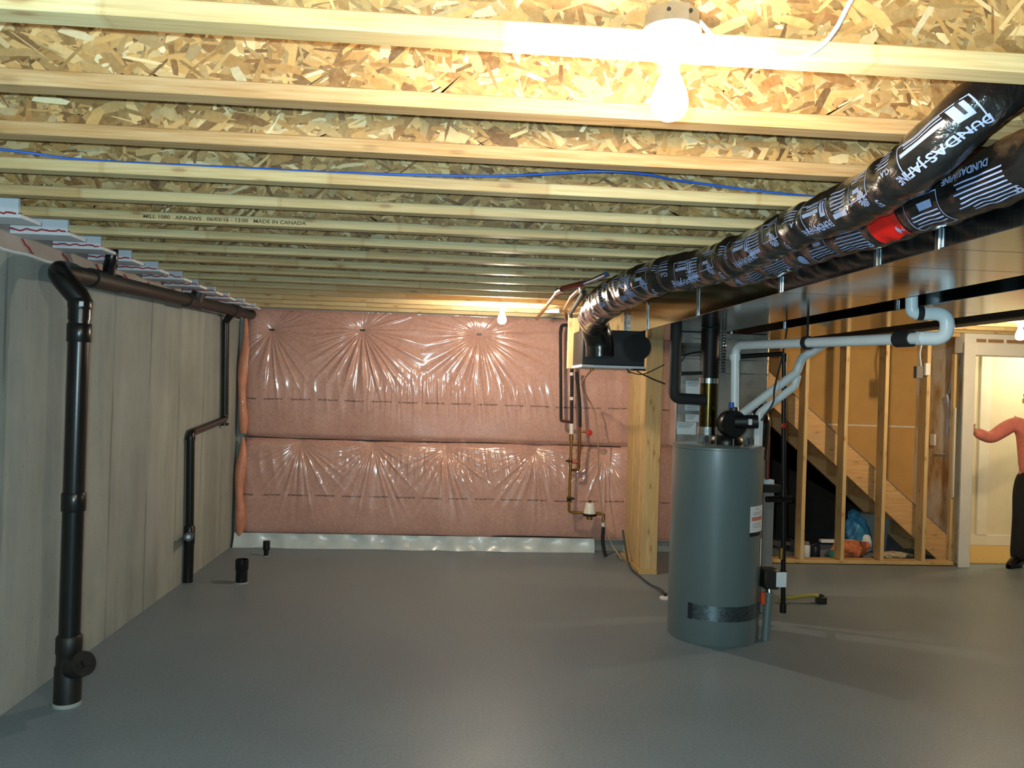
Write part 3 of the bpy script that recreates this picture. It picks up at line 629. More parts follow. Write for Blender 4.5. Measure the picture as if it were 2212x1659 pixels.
# ================================================================== water service pipes on the pink wall
yp = 7.86
wp = thing('water_pipes', 'copper and black water pipes rising in front of the pink wall', 'pipe', (1.18, yp, .4))
MB().tube(fillet([(1.18, yp, 1.30), (1.178, yp, .424), (1.37, yp, .416)], .03), .0135, 12).build('copper_riser', 'brass', wp)
MB().tube(fillet([(1.262, yp, 1.26), (1.262, yp, .84), (1.185, yp, .835)], .02), .012, 12).build('copper_riser', 'copper', wp)
for z in (.52, .53, .9, 1.13): MB().tube([(1.178, yp, z), (1.178, yp, z+.05)], .021, 12).build('valve_body', 'brass', wp)
MB().tube([(1.15, yp-.02, .56), (1.225, yp-.02, .56)], .011, 8).build('valve_lever', 'valve', wp)
MB().tube([(1.13, yp-.02, .925), (1.19, yp-.02, .925)], .010, 8).build('valve_lever', 'valve', wp)
MB().box(1.19, 1.255, yp-.02, yp+.02, .90, .94, .008).build('red_valve_handle', M('pink_valve', '#b0605a', .5), wp)
MB().tube([(1.18, yp, 1.19), (1.178, yp, 1.29)], .021, 12).build('white_fitting', 'porcelain', wp)
MB().tube([(1.178, yp, 1.29), (1.168, yp, 1.70), (1.15, yp, 2.18)], .017, 12).build('black_hose', 'rubber', wp)
MB().tube(fillet([(1.17, yp, 1.305), (1.072, yp, 1.315), (1.072, yp, 1.34)], .01), .014, 12).build('maroon_elbow', M('maroon_fitting', '#4a2320', .5), wp)
MB().tube([(1.072, yp, 1.33), (1.04, yp, 2.18)], .015, 12).build('black_hose', 'rubber', wp)
MB().tube(fillet([(1.04, yp, 2.17), (1.05, yp, 2.25), (1.14, yp, 2.25), (1.15, yp, 2.16)], .03), .017, 12).build('hose_bend', 'rubber', wp)
MB().tube(smooth_path([(1.262, yp, 1.26), (1.25, yp, 1.5), (1.21, yp, 1.80)], 6), .016, 12).build('black_hose', 'rubber', wp)
for z in (1.52, 1.76): MB().tube([(1.176-(z-1.3)*.03, yp, z), (1.175-(z-1.3)*.03, yp, z+.03)], .02, 10).build('white_fitting', 'porcelain', wp)
MB().tube([(1.27, yp, 1.215), (1.32, yp-.01, 1.213)], .010, 8).build('side_outlet', 'brass', wp)
MB().lathe([(.008, 0), (.032, .004), (.032, .016), (.01, .022)], (1.345, yp-.06, 1.208), 8, 'y').build('red_handle', 'redh', wp)
MB().tube([(1.32, yp-.01, 1.213), (1.345, yp-.05, 1.208)], .008, 8).build('valve_stem', 'brass', wp)
wm = thing('water_meter', 'white cone-shaped water meter low on the pink wall', 'meter', (1.38, yp-.01, .40))
MB().lathe([(.066, .395), (.070, .40), (.070, .415), (.062, .42)], (1.38, yp-.02, 0), 22).build('meter_ring', 'dark', wm)
MB().lathe([(.062, .42), (.056, .45), (.042, .52), (.036, .525)], (1.38, yp-.02, 0), 22).build('meter_body', 'porcelain', wm)
MB().lathe([(.013, .525), (.015, .54), (.006, .548)], (1.38, yp-.02, 0), 12).build('meter_cap', M('brown_cap', '#5a2620', .5), wm)
MB().tube([(1.38, yp-.02, .39), (1.38, yp-.02, .36)], .03, 14).build('meter_base', 'brass', wm)
MB().tube(fillet([(1.44, yp, .416), (1.52, yp, .416), (1.525, yp, .30)], .03), .016, 12).build('brass_elbow', 'brass', wm)
MB().tube([(1.525, yp, .33), (1.526, yp, .29)], .023, 12).build('white_fitting', 'porcelain', wm)
MB().tube(smooth_path([(1.526, yp, .30), (1.52, yp, .16), (1.535, yp-.01, .06), (1.55, yp-.02, .0)], 6), .018, 12).build('black_supply_hose', 'rubber', wm)
tag(MB().tube(smooth_path([(1.11, 6.36, 1.80), (1.13, 7.0, 1.68), (1.30, 7.7, 1.55), (1.40, 7.83, 1.40), (1.44, 7.83, 1.10), (1.46, 7.83, .75), (1.50, 7.80, .42), (1.57, 7.75, .18), (1.66, 7.62, .02)], 8), .006, 8).build('drain_line', M('translucent_line', '#a08468', .4)), 'thin tan drain tube hanging from the ventilator box down to the floor', 'tube')
tag(MB().tube(smooth_path([(1.66, 7.6, .30), (1.66, 7.3, .05), (1.69, 7.0, .012), (1.71, 6.7, .012), (1.725, 6.42, .04), (1.73, 6.32, .03)], 8), .009, 8).build('grey_cable', 'greycable'), 'dark grey cable along the floor from the post to the white drain cap', 'cable')
fd = thing('floor_drain', 'small white drain cap on the floor left of the tank', 'drain', (1.73, 6.29, 0))
MB().lathe([(.045, 0), (.045, .010), (.030, .018), (.016, .020)], (1.73, 6.29, 0), 20).build('cap', 'porcelain', fd)
MB().tube([(1.73, 6.29, .018), (1.73, 6.30, .04)], .014, 10).build('nipple', 'valve', fd)

# copper lines bundled under the joists, upper left of the ventilator
def line(name, label, pts, r, mat, cat='pipe'):
    return tag(MB().tube(fillet(pts, .02), r, 12).build(name, mat), label, cat)
cu = thing('copper_lines', 'bundle of short copper and coloured pipe ends under the joists beside the foil duct', 'pipe', (.9, 6.2, 2.25))
MB().tube([(.765, 7.50, 2.27), (.731, 6.70, 2.27), (.675, 5.30, 2.27)], .015, 10).build('copper_pipe', 'copper', cu)
MB().tube([(.672, 5.30, 2.27), (.68, 5.12, 2.268)], .021, 10).build('solder_fitting', 'chrome', cu)
MB().tube([(.683, 5.10, 2.268), (.765, 4.82, 2.268)], .017, 10).build('red_pipe', M('dark_red_pipe', '#7c2018', .4), cu)
MB().tube(smooth_path([(.765, 4.82, 2.268), (.80, 4.62, 2.268), (.83, 4.42, 2.272)], 4), .014, 10).build('blue_pipe', M('dark_blue_pipe', '#27406e', .4), cu)
MB().tube([(1.03, 7.40, 2.27), (.885, 6.46, 2.27), (.805, 5.53, 2.27), (.79, 5.02, 2.272)], .016, 10).build('copper_pipe', 'copper', cu)
MB().tube([(1.0, 6.9, 2.24), (.93, 6.46, 2.238), (.85, 5.53, 2.24), (.815, 5.1, 2.25)], .016, 10).build('black_pipe', 'rubber', cu)
MB().tube([(.75, 6.56, 2.262), (.85, 6.52, 2.262)], .02, 10).build('white_pipe', 'white', cu)
MB().tube([(.80, 5.20, 2.272), (.79, 5.08, 2.272)], .021, 10).build('solder_fitting', 'chrome', cu)

# ================================================================== water heater
tx, ty = 1.814, 5.39
wh = thing('water_heater', 'tall grey cylindrical water heater with a black blower on top', 'water heater', (tx, ty, 0))
MB().lathe([(.296, 0), (.302, .012), (.302, 1.262), (.306, 1.266), (.306, 1.278), (.298, 1.284), (.1, 1.292)], (tx, ty, 0), 72).build('tank', 'tank', wh, 40)
def curved(a0, a1, z0, z1, r=.3035, n=14):
    vs = []; 
    for i in range(n+1):
        a = D(a0+(a1-a0)*i/n); vs += [(tx+r*math.cos(a), ty+r*math.sin(a), z0), (tx+r*math.cos(a), ty+r*math.sin(a), z1)]
    return MB().add(vs, [(2*i, 2*i+2, 2*i+3, 2*i+1) for i in range(n)])
lab = curved(-63, -28, .735, .905).build('warning_label', 'label', wh)
curved(-60, -33, .81, .835, .3042).build('red_print', 'labelred', lab); curved(-63, -38, .71, .735, .304).build('black_strip', 'dark', lab)
curved(-52, -45, .885, .889, .3042).build('fine_print', 'cardboard', lab)
for zz in (.85, .862, .79, .778, .766): curved(-58, -36, zz, zz+.003, .3042).build('fine_print', 'cardboard', lab)
curved(-35, -5, .50, .68).build('rating_label', 'label', wh)
curved(-138, -30, .165, .262, .3036, 40).build('foil_tape', 'tape', wh)
curved(-140, -134, .16, .265, .3042).build('tape_end', 'navy', wh)
# blower and draft hood
MB().lathe([(.115, 1.284), (.118, 1.30), (.112, 1.33), (.1, 1.345)], (tx+.06, ty, 0), 26).build('blower_base', 'gasblk', wh)
MB().lathe([(.085, -.05), (.092, -.04), (.092, .05), (.085, .06)], (tx+.085, ty-.03, 1.43), 26, 'y').build('blower_housing', 'gasblk', wh)
MB().tube([(tx+.09, ty-.06, 1.445), (tx+.235, ty-.10, 1.452)], .045, 18).build('blower_motor', 'dark', wh)
MB().box(tx+.155, tx+.18, ty-.147, ty-.138, 1.43, 1.47, .002).build('motor_label', 'label', wh)
MB().tube([(tx+.10, ty-.02, 1.47), (tx+.10, ty, 1.54)], .036, 16).build('outlet', 'chrome', wh)
MB().tube([(tx+.078, ty-.03, 1.54), (tx+.078, ty-.03, 1.575)], .02, 10).build('blue_cap', 'bluecap', wh)
for a in np.linspace(0, 2*PI, 9)[:-1]: MB().lathe([(.009, 1.292), (.009, 1.335), (.004, 1.338)], (tx+.06+.15*math.cos(a), ty+.15*math.sin(a)*.9, 0), 8).build('bolt', 'gasblk', wh)
# gas control at the lower right
MB().box(tx+.295, tx+.40, ty-.15, ty-.03, .34, .47, .01).build('gas_control', 'valve', wh)
MB().box(tx+.37, tx+.44, ty-.165, ty-.155, .36, .46, .003).build('control_label', 'label', wh)
MB().tube([(tx+.34, ty-.12, .34), (tx+.34, ty-.13, .30)], .022, 10).build('control_fitting', 'chrome', wh)
MB().box(tx+.262, tx+.29, ty-.19, ty-.165, .25, .33, .004).build('orange_tag', 'orange', wh)
MB().tube([(tx+.36, ty-.10, .35), (tx+.55, ty+.2, .29)], .016, 10).build('gas_connector', 'valve', wh)
MB().tube([(tx+.335, ty-.13, .32), (tx+.32, ty-.13, .0)], .028, 14).build('drain_sleeve', 'tank', wh)

# ---- pipes around the heater
fp = thing('flue_pipe', 'dark upright flue pipe on the water heater', 'pipe', (1.765, 5.47, 1.29))
MB().tube([(1.775, 5.50, 1.345), (1.775, 5.50, 1.74)], .060, 24).build('amber_section', 'fluey', fp)
MB().tube([(1.775, 5.50, 1.72), (1.775, 5.50, 2.08)], .062, 24).build('black_section', 'flue', fp)
MB().tube([(1.775, 5.50, 1.70), (1.775, 5.50, 1.735)], .067, 24).build('collar', 'chrome', fp)
MB().tube([(1.775, 5.50, 1.345), (1.775, 5.50, 1.40)], .068, 24).build('base_collar', 'chrome', fp)
tag(MB().tube(fillet([(1.492, 5.36, 2.29), (1.492, 5.36, 1.592), (1.715, 5.40, 1.586)], .05, 8), .037, 18).build('insulated_pipe', 'rubber'), 'thick foam-covered black pipe bending towards the flue', 'pipe')
tag(MB().tube([(1.55, 5.42, 1.76), (1.71, 5.46, 1.77)], .012, 10).build('thin_black_pipe', 'rubber'), 'thin black pipe crossing the plenum above the paper labels', 'pipe')
pv = thing('vent_pipe_white', 'white plastic vent pipe running sideways below the ducts to an upturned elbow', 'pipe', (1.91, 5.39, 1.5)); pv.name = 'plastic_vent_pipe'; LOC['plastic_vent_pipe'] = (1.91, 5.39, 1.5)
MB().tube(fillet([(1.916, 5.37, 1.545), (1.908, 5.37, 1.960), (2.235, 3.72, 1.930)], .085, 8), .0285, 20).build('pipe', 'white', pv)
MB().tube(fillet([(2.22, 3.75, 1.930), (2.345, 3.70, 1.930), (2.345, 3.70, 2.049), (2.20, 3.73, 2.049)], .06, 10), .033, 20).build('return_bend', 'white', pv)
MB().tube(fillet([(2.23, 3.72, 2.049), (2.185, 3.73, 2.049), (2.175, 3.73, 2.29)], .03, 6), .0285, 18).build('upper_leg', 'white', pv)
MB().tube([(2.235, 3.722, 2.049), (2.208, 3.728, 2.049)], .0345, 18).build('rubber_clamp', 'rubber', pv)
MB().tube([(2.203, 3.88, 1.932), (2.222, 3.785, 1.931)], .041, 18).build('rubber_clamp', 'rubber', pv)
MB().tube([(2.059, 4.61, 1.946), (2.065, 4.58, 1.946)], .040, 16).build('rubber_clamp', 'rubber', pv)
MB().box(2.055, 2.069, 4.593, 4.597, 1.97, 2.29).build('hanger_strap', 'valve', pv, 0)
MB().tube([(1.908, 5.37, 1.86), (1.908, 5.37, 1.90)], .036, 18).build('hub', 'white', pv)
tag(MB().tube(fillet([(2.0, 5.62, 1.44), (2.06, 5.60, 1.50), (2.42, 5.55, 1.80), (2.45, 5.54, 1.90), (2.62, 5.50, 2.02)], .06, 8), .030, 18).build('diagonal_pipe', 'white'), 'upper of the two slanting white plastic pipes behind the tank', 'pipe')
tag(MB().tube(fillet([(2.185, 5.62, 1.05), (2.185, 5.62, 1.50), (2.42, 5.58, 1.70), (2.44, 5.58, 1.78)], .05, 8), .028, 18).build('diagonal_pipe', 'white'), 'lower slanting white plastic pipe that turns down beside the tank', 'pipe')
gp = thing('gas_pipe', 'tall thin black iron gas pipe right of the tank', 'pipe', (2.39, 5.62, .1))
MB().tube(fillet([(1.99, 5.66, 1.895), (2.345, 5.60, 1.93), (2.395, 5.60, .12)], .02), .0165, 12).build('pipe', 'gasblk', gp)
for z in (1.9, .93, .36, .12): MB().tube([(2.345+.05*(1.9-z)/1.8, 5.60, z-.03), (2.345+.05*(1.9-z)/1.8, 5.60, z+.03)], .023, 12).build('fitting', 'gasblk', gp)
MB().tube([(2.24, 5.58, .895), (2.43, 5.60, .90)], .022, 10).build('side_branch', 'gasblk', gp)
MB().lathe([(.009, 0), (.02, .004), (.02, .014), (.008, .02)], (2.345, 5.56, 1.42), 8, 'y').build('red_handle', 'redh', gp)
MB().tube([(2.37, 5.60, .47), (2.371, 5.60, .55)], .0175, 10).build('yellow_tape', 'brass', gp)
for i, xx in enumerate((1.90, 1.945)):
    n = 70; pth = [(xx, 5.72, 1.78+.30*k/n) for k in range(n+1)]
    tag(MB().tube(pth, [.017+.0035*math.sin(k*1.25) for k in range(n+1)], 12).build('corrugated_connector', 'chrome'), ('left' if i == 0 else 'right')+' of two ribbed chrome connectors above the white pipe elbow', 'pipe')
tag(MB().tube(smooth_path([(2.13, 5.05, 2.07), (2.135, 5.12, 1.9), (2.12, 5.2, 1.68), (2.12, 5.22, 1.58), (2.06, 5.26, 1.46)], 8), .006, 8).build('power_cord', 'abs'), 'thin black cord hanging to the blower on the tank', 'cord')

# ================================================================== furnace behind the heater
fu = thing('furnace', 'furnace cabinet and sheet-metal plenum behind the water heater', 'furnace', (2.05, 6.2, 0))
MB().box(1.86, 2.43, 5.90, 6.45, 0, .93, .006).build('cabinet', 'cabinet', fu, 20)
MB().box(1.86, 2.40, 5.96, 6.45, .931, 1.22, .004).build('burner_compartment', 'plenum', fu, 20)
MB().box(2.16, 2.42, 5.885, 5.95, .965, 1.0, .003).build('white_strip', 'label', fu, 20)
MB().box(2.14, 2.47, 5.87, 6.0, .905, .962, .004).build('control_ledge', 'valve', fu, 20)
pl = MB().box(1.675, 2.36, 5.92, 6.12, 1.225, 2.083, .004).build('plenum', 'plenum', fu, 20)
for x0, x1, z0, z1 in ((1.735, 1.86, 1.55, 1.72), (1.735, 1.86, 1.50, 1.545), (1.74, 1.84, 1.415, 1.47), (1.672, 1.82, 1.32, 1.41)):
    lb = MB().box(x0, x1, 5.914, 5.919, z0, z1).build('paper_label', 'label', fu, 0)
    for i in range(3): MB().box(x0+.01, x1-.02-.01*i, 5.9125, 5.9138, z1-.014-.012*i, z1-.010-.012*i).build('fine_print', 'cardboard', lb, 0)
MB().box(1.668, 1.93, 5.905, 5.919, 1.90, 2.0, .003).build('foil_panel', 'galv2', fu, 0)
for zz in (1.78, 1.88, 2.03): MB().box(1.66, 2.365, 5.908, 5.919, zz, zz+.008, .002).build('seam', 'cleat', fu, 0)
MB().box(1.665, 1.674, 5.908, 5.925, 1.225, 2.08, .002).build('corner_edge', 'cleat', fu, 0)
MB().tube(fillet([(2.30, 5.90, 1.16), (2.30, 5.86, 1.30), (2.30, 5.84, 1.44), (2.30, 5.93, 1.52)], .08, 8), .058, 20).build('shiny_elbow', 'smooth_black', fu)
MB().tube([(2.335, 5.89, 1.02), (2.335, 5.89, 1.30)], .012, 10).build('chrome_tube', 'chrome', fu)
MB().tube([(2.37, 5.90, 1.0), (2.37, 5.90, 1.32)], .014, 10).build('copper_tube', M('red_brown_tube', '#6b2f1c', .4), fu)
MB().tube([(2.22, 5.88, 1.10), (2.30, 5.87, 1.08)], .016, 10).build('knob', 'valve', fu)
MB().tube(smooth_path([(1.69, 5.89, 1.86), (1.72, 5.88, 1.91), (1.82, 5.88, 1.935), (1.92, 5.88, 1.94)], 6), .006, 8).build('wire', 'abs', fu)
tag(MB().tube(smooth_path([(2.62, 6.20, .03), (2.75, 6.19, .05), (2.87, 6.19, .065), (2.93, 6.19, .06)], 6), .016, 10).build('hose', 'yellow'), 'short yellowish hose lying on the floor right of the tank', 'hose')
cpm = thing('floor_box', 'small dark box on the floor at the end of the yellowish hose', 'box', (2.95, 6.19, 0))
MB().box(2.92, 2.99, 6.16, 6.23, 0, .058, .006).build('body', 'valve', cpm); MB().lathe([(.02, .058), (.02, .068), (.012, .072)], (2.955, 6.195, 0), 12).build('lid', 'dark', cpm)

# loose control wires by the ventilator
tag(MB().tube(smooth_path([(1.50, 6.28, 2.02), (1.52, 6.6, 1.92), (1.60, 7.0, 1.82), (1.75, 7.08, 1.75), (1.88, 7.05, 1.70)], 8), .006, 8).build('black_wire', 'abs'), 'black wire drooping from the ventilator box across the post', 'wire')
tag(MB().tube(smooth_path([(1.36, 6.26, 1.80), (1.42, 6.4, 1.775), (1.47, 6.7, 1.79), (1.68, 7.05, 1.78), (1.87, 7.06, 1.87)], 8), .005, 8).build('brown_wire', 'valve'), 'thin brown wire looping below the white edge of the ventilator box', 'wire')

# ================================================================== stud partition, stair and doorway at the right
sw = thing('stud_wall', 'open stud wall of bare lumber in front of the stairs', 'stud wall', (4.1, 7.72, 0))
for i, xx in enumerate((3.02, 3.425, 3.83, 4.235, 4.66)):
    MB().box(xx, xx+.038, 7.645+.002*i, 7.785, .039, 2.26, .003).build('stud', 'studz', sw, 20)
MB().box(2.98, 4.985, 7.645, 7.785, .004, .038, .003).build('bottom_plate', 'studx', sw, 20)
MB().box(2.98, 4.985, 7.645, 7.785, 2.261, 2.298, .003).build('top_plate', 'studx', sw, 20)
MB().tube([(2.98+2.0*i/40, 7.640+.003*math.sin(i), .003) for i in range(41)], .0045, 6).build('gasket_strip', 'dark', sw)
eb = thing('electrical_box', 'white switch box with a grey box beside it on the last stud', 'electrical box', (4.6, 7.64, 1.85))
MB().box(4.615, 4.665, 7.605, 7.642, 1.87, 1.99, .004).build('white_box', 'porcelain', eb); MB().box(4.545, 4.612, 7.64, 7.70, 1.84, 1.96, .004).build('grey_box', 'cardboard', eb)
MB().tube(smooth_path([(4.60, 7.66, 1.96), (4.585, 7.66, 2.08), (4.60, 7.66, 2.18), (4.62, 7.66, 2.26)], 6), .008, 8).build('cable', 'wire', eb)
# stair: two stringers, treads and risers
stc = thing('staircase', 'unpainted wooden stair descending to the right behind the studs', 'staircase', (4.9, 8.2, 0))
SL = 1.33/1.59
def zt(x): return 1.54-SL*(x-3.52)
for y0, y1 in ((7.85, 7.888), (8.50, 8.538)):
    xe = 3.52+1.54/SL
    MB().prism([(2.75, zt(2.75)), (5.08, zt(5.08)), (5.08, .002), (4.965, .002), (2.75, zt(2.75)-.295)], 'y', y0, y1).build('stringer', 'stair', stc, 20)
n = 9; rise = .205; run = rise/SL
for i in range(n):
    zt_ = .205*(i+1); xt = 5.06-run*(i+1)
    MB().box(xt-.01, xt+run+.02, 7.89, 8.498, zt_-.03, zt_, .004).build('tread', 'stair', stc, 20)
    MB().box(xt+run-.012, xt+run+.004, 7.89, 8.498, zt_-.205, zt_-.031, .002).build('riser', 'stair', stc, 20)
xs = np.linspace(3.3, 5.05, 2)
MB().prism([(3.3, zt(3.3)+.004), (5.05, zt(5.05)+.004), (5.05, zt(5.05)+.012), (3.3, zt(3.3)+.012)], 'y', 7.848, 7.89).build('top_strip', 'cardboard', stc, 0)
# drywall beyond the stair, upper and lower boards with a taped joint
dw = thing('drywall_far', 'tan bare drywall', 'wall', (4.2, 8.56, 0)); dw.name = 'wall_stair'; LOC['wall_stair'] = (4.2, 8.56, 0); struct(dw, 'tan unpainted drywall beyond the stair with a pale taped joint', 'wall')
MB().box(2.75, 5.09, 8.56, 8.575, 1.33, 2.54).build('drywall_panel', 'drywall', dw, 0)
MB().prism([(2.75, 1.326), (2.75, zt(2.75)-.32), (5.0, .10), (5.09, .10), (5.09, 1.326)], 'y', 8.56, 8.575).build('drywall_panel', 'drywall', dw, 0)
MB().box(2.75, 5.09, 8.557, 8.5595, 1.318, 1.336).build('joint_tape', 'mud', dw, 0)
dv = thing('wall_divider', 'drywall', 'wall', (5.12, 8.1, 0)); struct(dv, 'patchy plastered drywall return between stair and doorway', 'wall')
def mudwall():
    t = NT('patched_drywall'); v = t.coord((1, 2.2, .8)); n = t.noise(v, 1.9, 5, .6)
    c = t.ramp(n, [(.36, lin('#b5905a')), (.44, lin('#cdb78e')), (.52, lin('#ddd6c6'))]); t.col(c); t.set(rough=.9); return t.m
MB().box(5.09, 5.105, 7.76, 8.72, 0, 2.54).build('drywall_panel', mudwall(), dv, 0)
MB().box(5.105, 5.19, 7.75, 8.72, 0, 2.54).build('framing', 'studz', dv, 0)
MB().box(5.19, 5.2, 7.75, 8.72, 0, 2.54).build('painted_face', 'wallpaint', dv, 0)
MB().box(5.03, 5.088, 7.79, 7.843, 0, 2.25, .003).build('corner_stud', 'studz', dv, 20)
ws = thing('wall_wiring', 'loose wires and a white switch box on the patched wall beside the door', 'wiring', (5.08, 8.0, 1.2))
MB().box(5.068, 5.089, 8.16, 8.24, 1.15, 1.27, .004).build('switch_box', 'porcelain', ws)
MB().tube(smooth_path([(5.08, 7.89, 2.20), (5.08, 7.90, 2.03), (5.075, 7.93, 1.75), (5.07, 7.97, 1.66)], 6), .009, 8).build('wire', 'wire', ws)
MB().tube(smooth_path([(5.08, 7.99, 1.60), (5.06, 7.95, 1.68), (5.06, 7.92, 1.62), (5.07, 7.93, 1.48), (5.07, 7.94, 1.36), (5.07, 7.93, 1.27)], 6), .012, 8).build('wire', 'wire', ws)
MB().tube(smooth_path([(5.06, 7.88, 1.64), (5.05, 7.86, 1.58), (5.06, 7.89, 1.54), (5.08, 7.93, 1.60)], 6), .012, 8).build('wire', 'wire', ws)
MB().tube(fillet([(5.08, 7.90, 1.30), (5.08, 7.90, 1.08), (5.08, 8.16, 1.07)], .03), .007, 8).build('wire', 'wire', ws)
MB().box(5.065, 5.089, 7.91, 7.96, 1.36, 1.44, .004).build('terminal', 'label', ws)
cv = tag(MB().box(5.03, 5.05, 7.765, 7.795, .66, 1.56, .004).build('cable_cover', 'whitepaint'), 'narrow white upright strip beside the door casing', 'strip')
# door surround
def trim(n, mb, lab): return struct(mb.build('trim_%d' % n, 'whitepaint', smooth=20), lab, 'trim')
trim(2, MB().box(4.99, 5.105, 7.575, 7.598, 0, 2.205, .004), 'white upright casing on the left side of the doorway')
trim(3, MB().box(5.105, 6.2, 7.577, 7.598, 2.085, 2.205, .004), 'white casing across the top of the doorway')
trim(4, MB().box(6.0, 6.115, 7.575, 7.598, 0, 2.084, .004), 'white upright casing on the right side of the doorway')
dr = thing('door_1', 'doorway', 'door frame', (5.5, 7.66, 0)); struct(dr, 'white door frame of the bright doorway', 'door frame')
MB().box(5.085, 5.112, 7.60, 7.75, 0, 2.10, .002).build('jamb', 'whitepaint', dr, 20); MB().box(6.0, 6.025, 7.60, 7.75, 0, 2.10, .002).build('jamb', 'whitepaint', dr, 20)
MB().box(5.112, 6.0, 7.60, 7.75, 2.082, 2.10, .002).build('head_jamb', 'whitepaint', dr, 20)
wd = thing('wall_door', 'wall', 'wall', (5.5, 7.7, 2.1)); struct(wd, 'white wall above and beside the doorway', 'wall')
MB().box(5.0, 6.95, 7.60, 7.75, 2.105, 2.295).build('wall_over_door', 'whitepaint', wd, 0); MB().box(6.03, 6.95, 7.60, 7.75, 0, 2.104).build('wall_beside_door', 'whitepaint', wd, 0)
for x0, x1 in ((5.12, 5.22), (5.24, 5.40), (5.43, 5.62)): MB().box(x0, x1, 7.592, 7.599, 2.212, 2.245, .002).build('bare_wood_strip', M('brown_wood', '#93704a', .7), wd, 0)
# room beyond the door
struct(MB().box(5.2, 6.95, 8.72, 8.80, 0, 2.54).build('wall_room', 'wallpaint', smooth=0), 'cream back wall of the bright room beyond the doorway', 'wall')
struct(MB().box(5.2, 6.95, 7.76, 8.72, .001, .012).build('floor_room', 'carpet', smooth=0), 'tan carpet in the bright room beyond the doorway', 'floor')
struct(MB().box(5.2, 6.95, 8.70, 8.719, .012, .13, .003).build('baseboard_room', 'whitepaint', smooth=20), 'white baseboard in the bright room', 'baseboard')
struct(MB().box(5.93, 6.05, 8.695, 8.7195, .131, 2.2, .003).build('trim_5', 'whitepaint', smooth=20), 'white upright board on the back wall of the bright room', 'trim')
struct(MB().box(5.2, 6.95, 7.75, 8.72, 2.42, 2.44).build('ceiling_room', 'whitepaint', smooth=0), 'white ceiling of the bright room', 'ceiling')
rl = thing('ceiling_lamp', 'round white ceiling lamp in the bright room beyond the door', 'lamp', (6.45, 8.2, 2.33))
MB().lathe([(.12, 2.42), (.12, 2.40), (.11, 2.39)], (6.45, 8.2, 0), 24).build('base', 'whitepaint', rl)
MB().lathe([(.105, 2.388), (.10, 2.36), (.07, 2.34), (.01, 2.332)], (6.45, 8.2, 0), 24).build('globe', emis('room_lamp_glow', (1, .82, .52), 40), rl)
struct(MB().box(-2.4, 5.2, 9.6, 9.75, 0, 2.54).build('wall_far', M('shaded_concrete', '#3d352c', .9), smooth=0), 'concrete wall far behind the stairs, coloured dark as if in shade', 'wall')  # concrete given a dark brown base colour to paint in the under-stair shade

# ---- things stored under the stair
b = thing('white_jar', 'white jar with a dark lid on the floor behind the first stud', 'jar', (3.615, 7.93, 0))
MB().lathe([(.038, 0), (.042, .006), (.042, .115), (.034, .13)], (3.615, 7.95, 0), 20).build('body', 'label', b); MB().lathe([(.036, .13), (.036, .155), (.03, .16)], (3.615, 7.95, 0), 20).build('lid', 'cardboard', b)
b = thing('dark_can', 'dark navy can beside the white jar under the stair', 'can', (3.72, 7.93, 0))
MB().lathe([(.040, 0), (.043, .004), (.043, .12), (.040, .124), (.037, .120)], (3.72, 7.95, 0), 20).build('body', 'navy', b); MB().tube([(3.68, 7.95, .12), (3.72, 7.90, .16), (3.76, 7.95, .12)], .003, 6).build('wire_handle', 'chrome', b)
b = thing('teal_lid', 'round teal lid leaning on the bottom plate under the stair', 'lid', (3.88, 7.9, 0))
MB().tube([(3.885, 7.915, .044), (3.885, 7.905, .046)], .043, 20).build('disc', 'teal', b); MB().tube([(3.885, 7.905, .046), (3.885, 7.898, .0465)], .032, 20).build('raised_centre', 'teal', b)
b = thing('cardboard_box', 'flat grey box with boards on it under the stair', 'box', (3.9, 8.2, 0))
MB().box(3.66, 4.02, 8.08, 8.42, .0, .11, .004).build('box_body', 'cardboard', b); MB().box(3.64, 4.04, 8.06, 8.44, .111, .128, .003).build('box_lid', 'navy', b)
tag(MB().box(3.80, 4.22, 8.0, 8.06, .14, .17, .003).build('foam_strip', 'foam'), 'pale grey strip lying across the box under the stair', 'strip').rotation_euler = (0, 0, 0)
def lump(c, r, seed, amp=.18, n=22, flat=0):
    q = random.Random(seed); ph = [q.uniform(0, 6.28) for _ in range(9)]
    def f(u, v):
        a = 2*PI*u; e = -PI/2+PI*v; d = 1+amp*(math.sin(3*a+ph[0])*math.cos(e*2+ph[1])+.7*math.sin(5*a+ph[2]+e*4)+.5*math.sin(9*a+ph[3])*math.sin(6*e+ph[4]))*math.cos(e)
        return (c[0]+r[0]*d*math.cos(a)*math.cos(e), c[1]+r[1]*d*math.sin(a)*math.cos(e), max(c[2]-r[2]*.93, c[2]+r[2]*d*math.sin(e)))
    return MB().grid(f, n*2, n)
b = thing('blue_plastic_bag', 'blue and white crumpled plastic bag under the stair', 'bag', (4.27, 8.2, 0))
MB_ = lump((4.27, 8.20, .19), (.13, .10, .20), 4, .16); MB_.build('bag', 'bluebag', b, 80); lump((4.22, 8.17, .40), (.05, .04, .06), 8, .3, 12).build('knot', 'bluebag', b, 80); lump((4.33, 8.11, .12), (.06, .03, .09), 12, .2, 12).build('white_print', 'label', b, 80)
b = thing('storage_bin', 'pale grey plastic bin behind the blue bag under the stair', 'bin', (4.52, 8.3, 0))
MB().prism([(4.40, 0), (4.66, 0), (4.70, .37), (4.36, .37)], 'y', 8.32, 8.48).build('bin_body', 'bin', b, 20); MB().box(4.35, 4.71, 8.31, 8.49, .371, .395, .005).build('bin_rim', 'bin', b, 20)
b = thing('orange_bag', 'orange net bag lying behind the second and third studs', 'bag', (4.08, 7.93, 0))
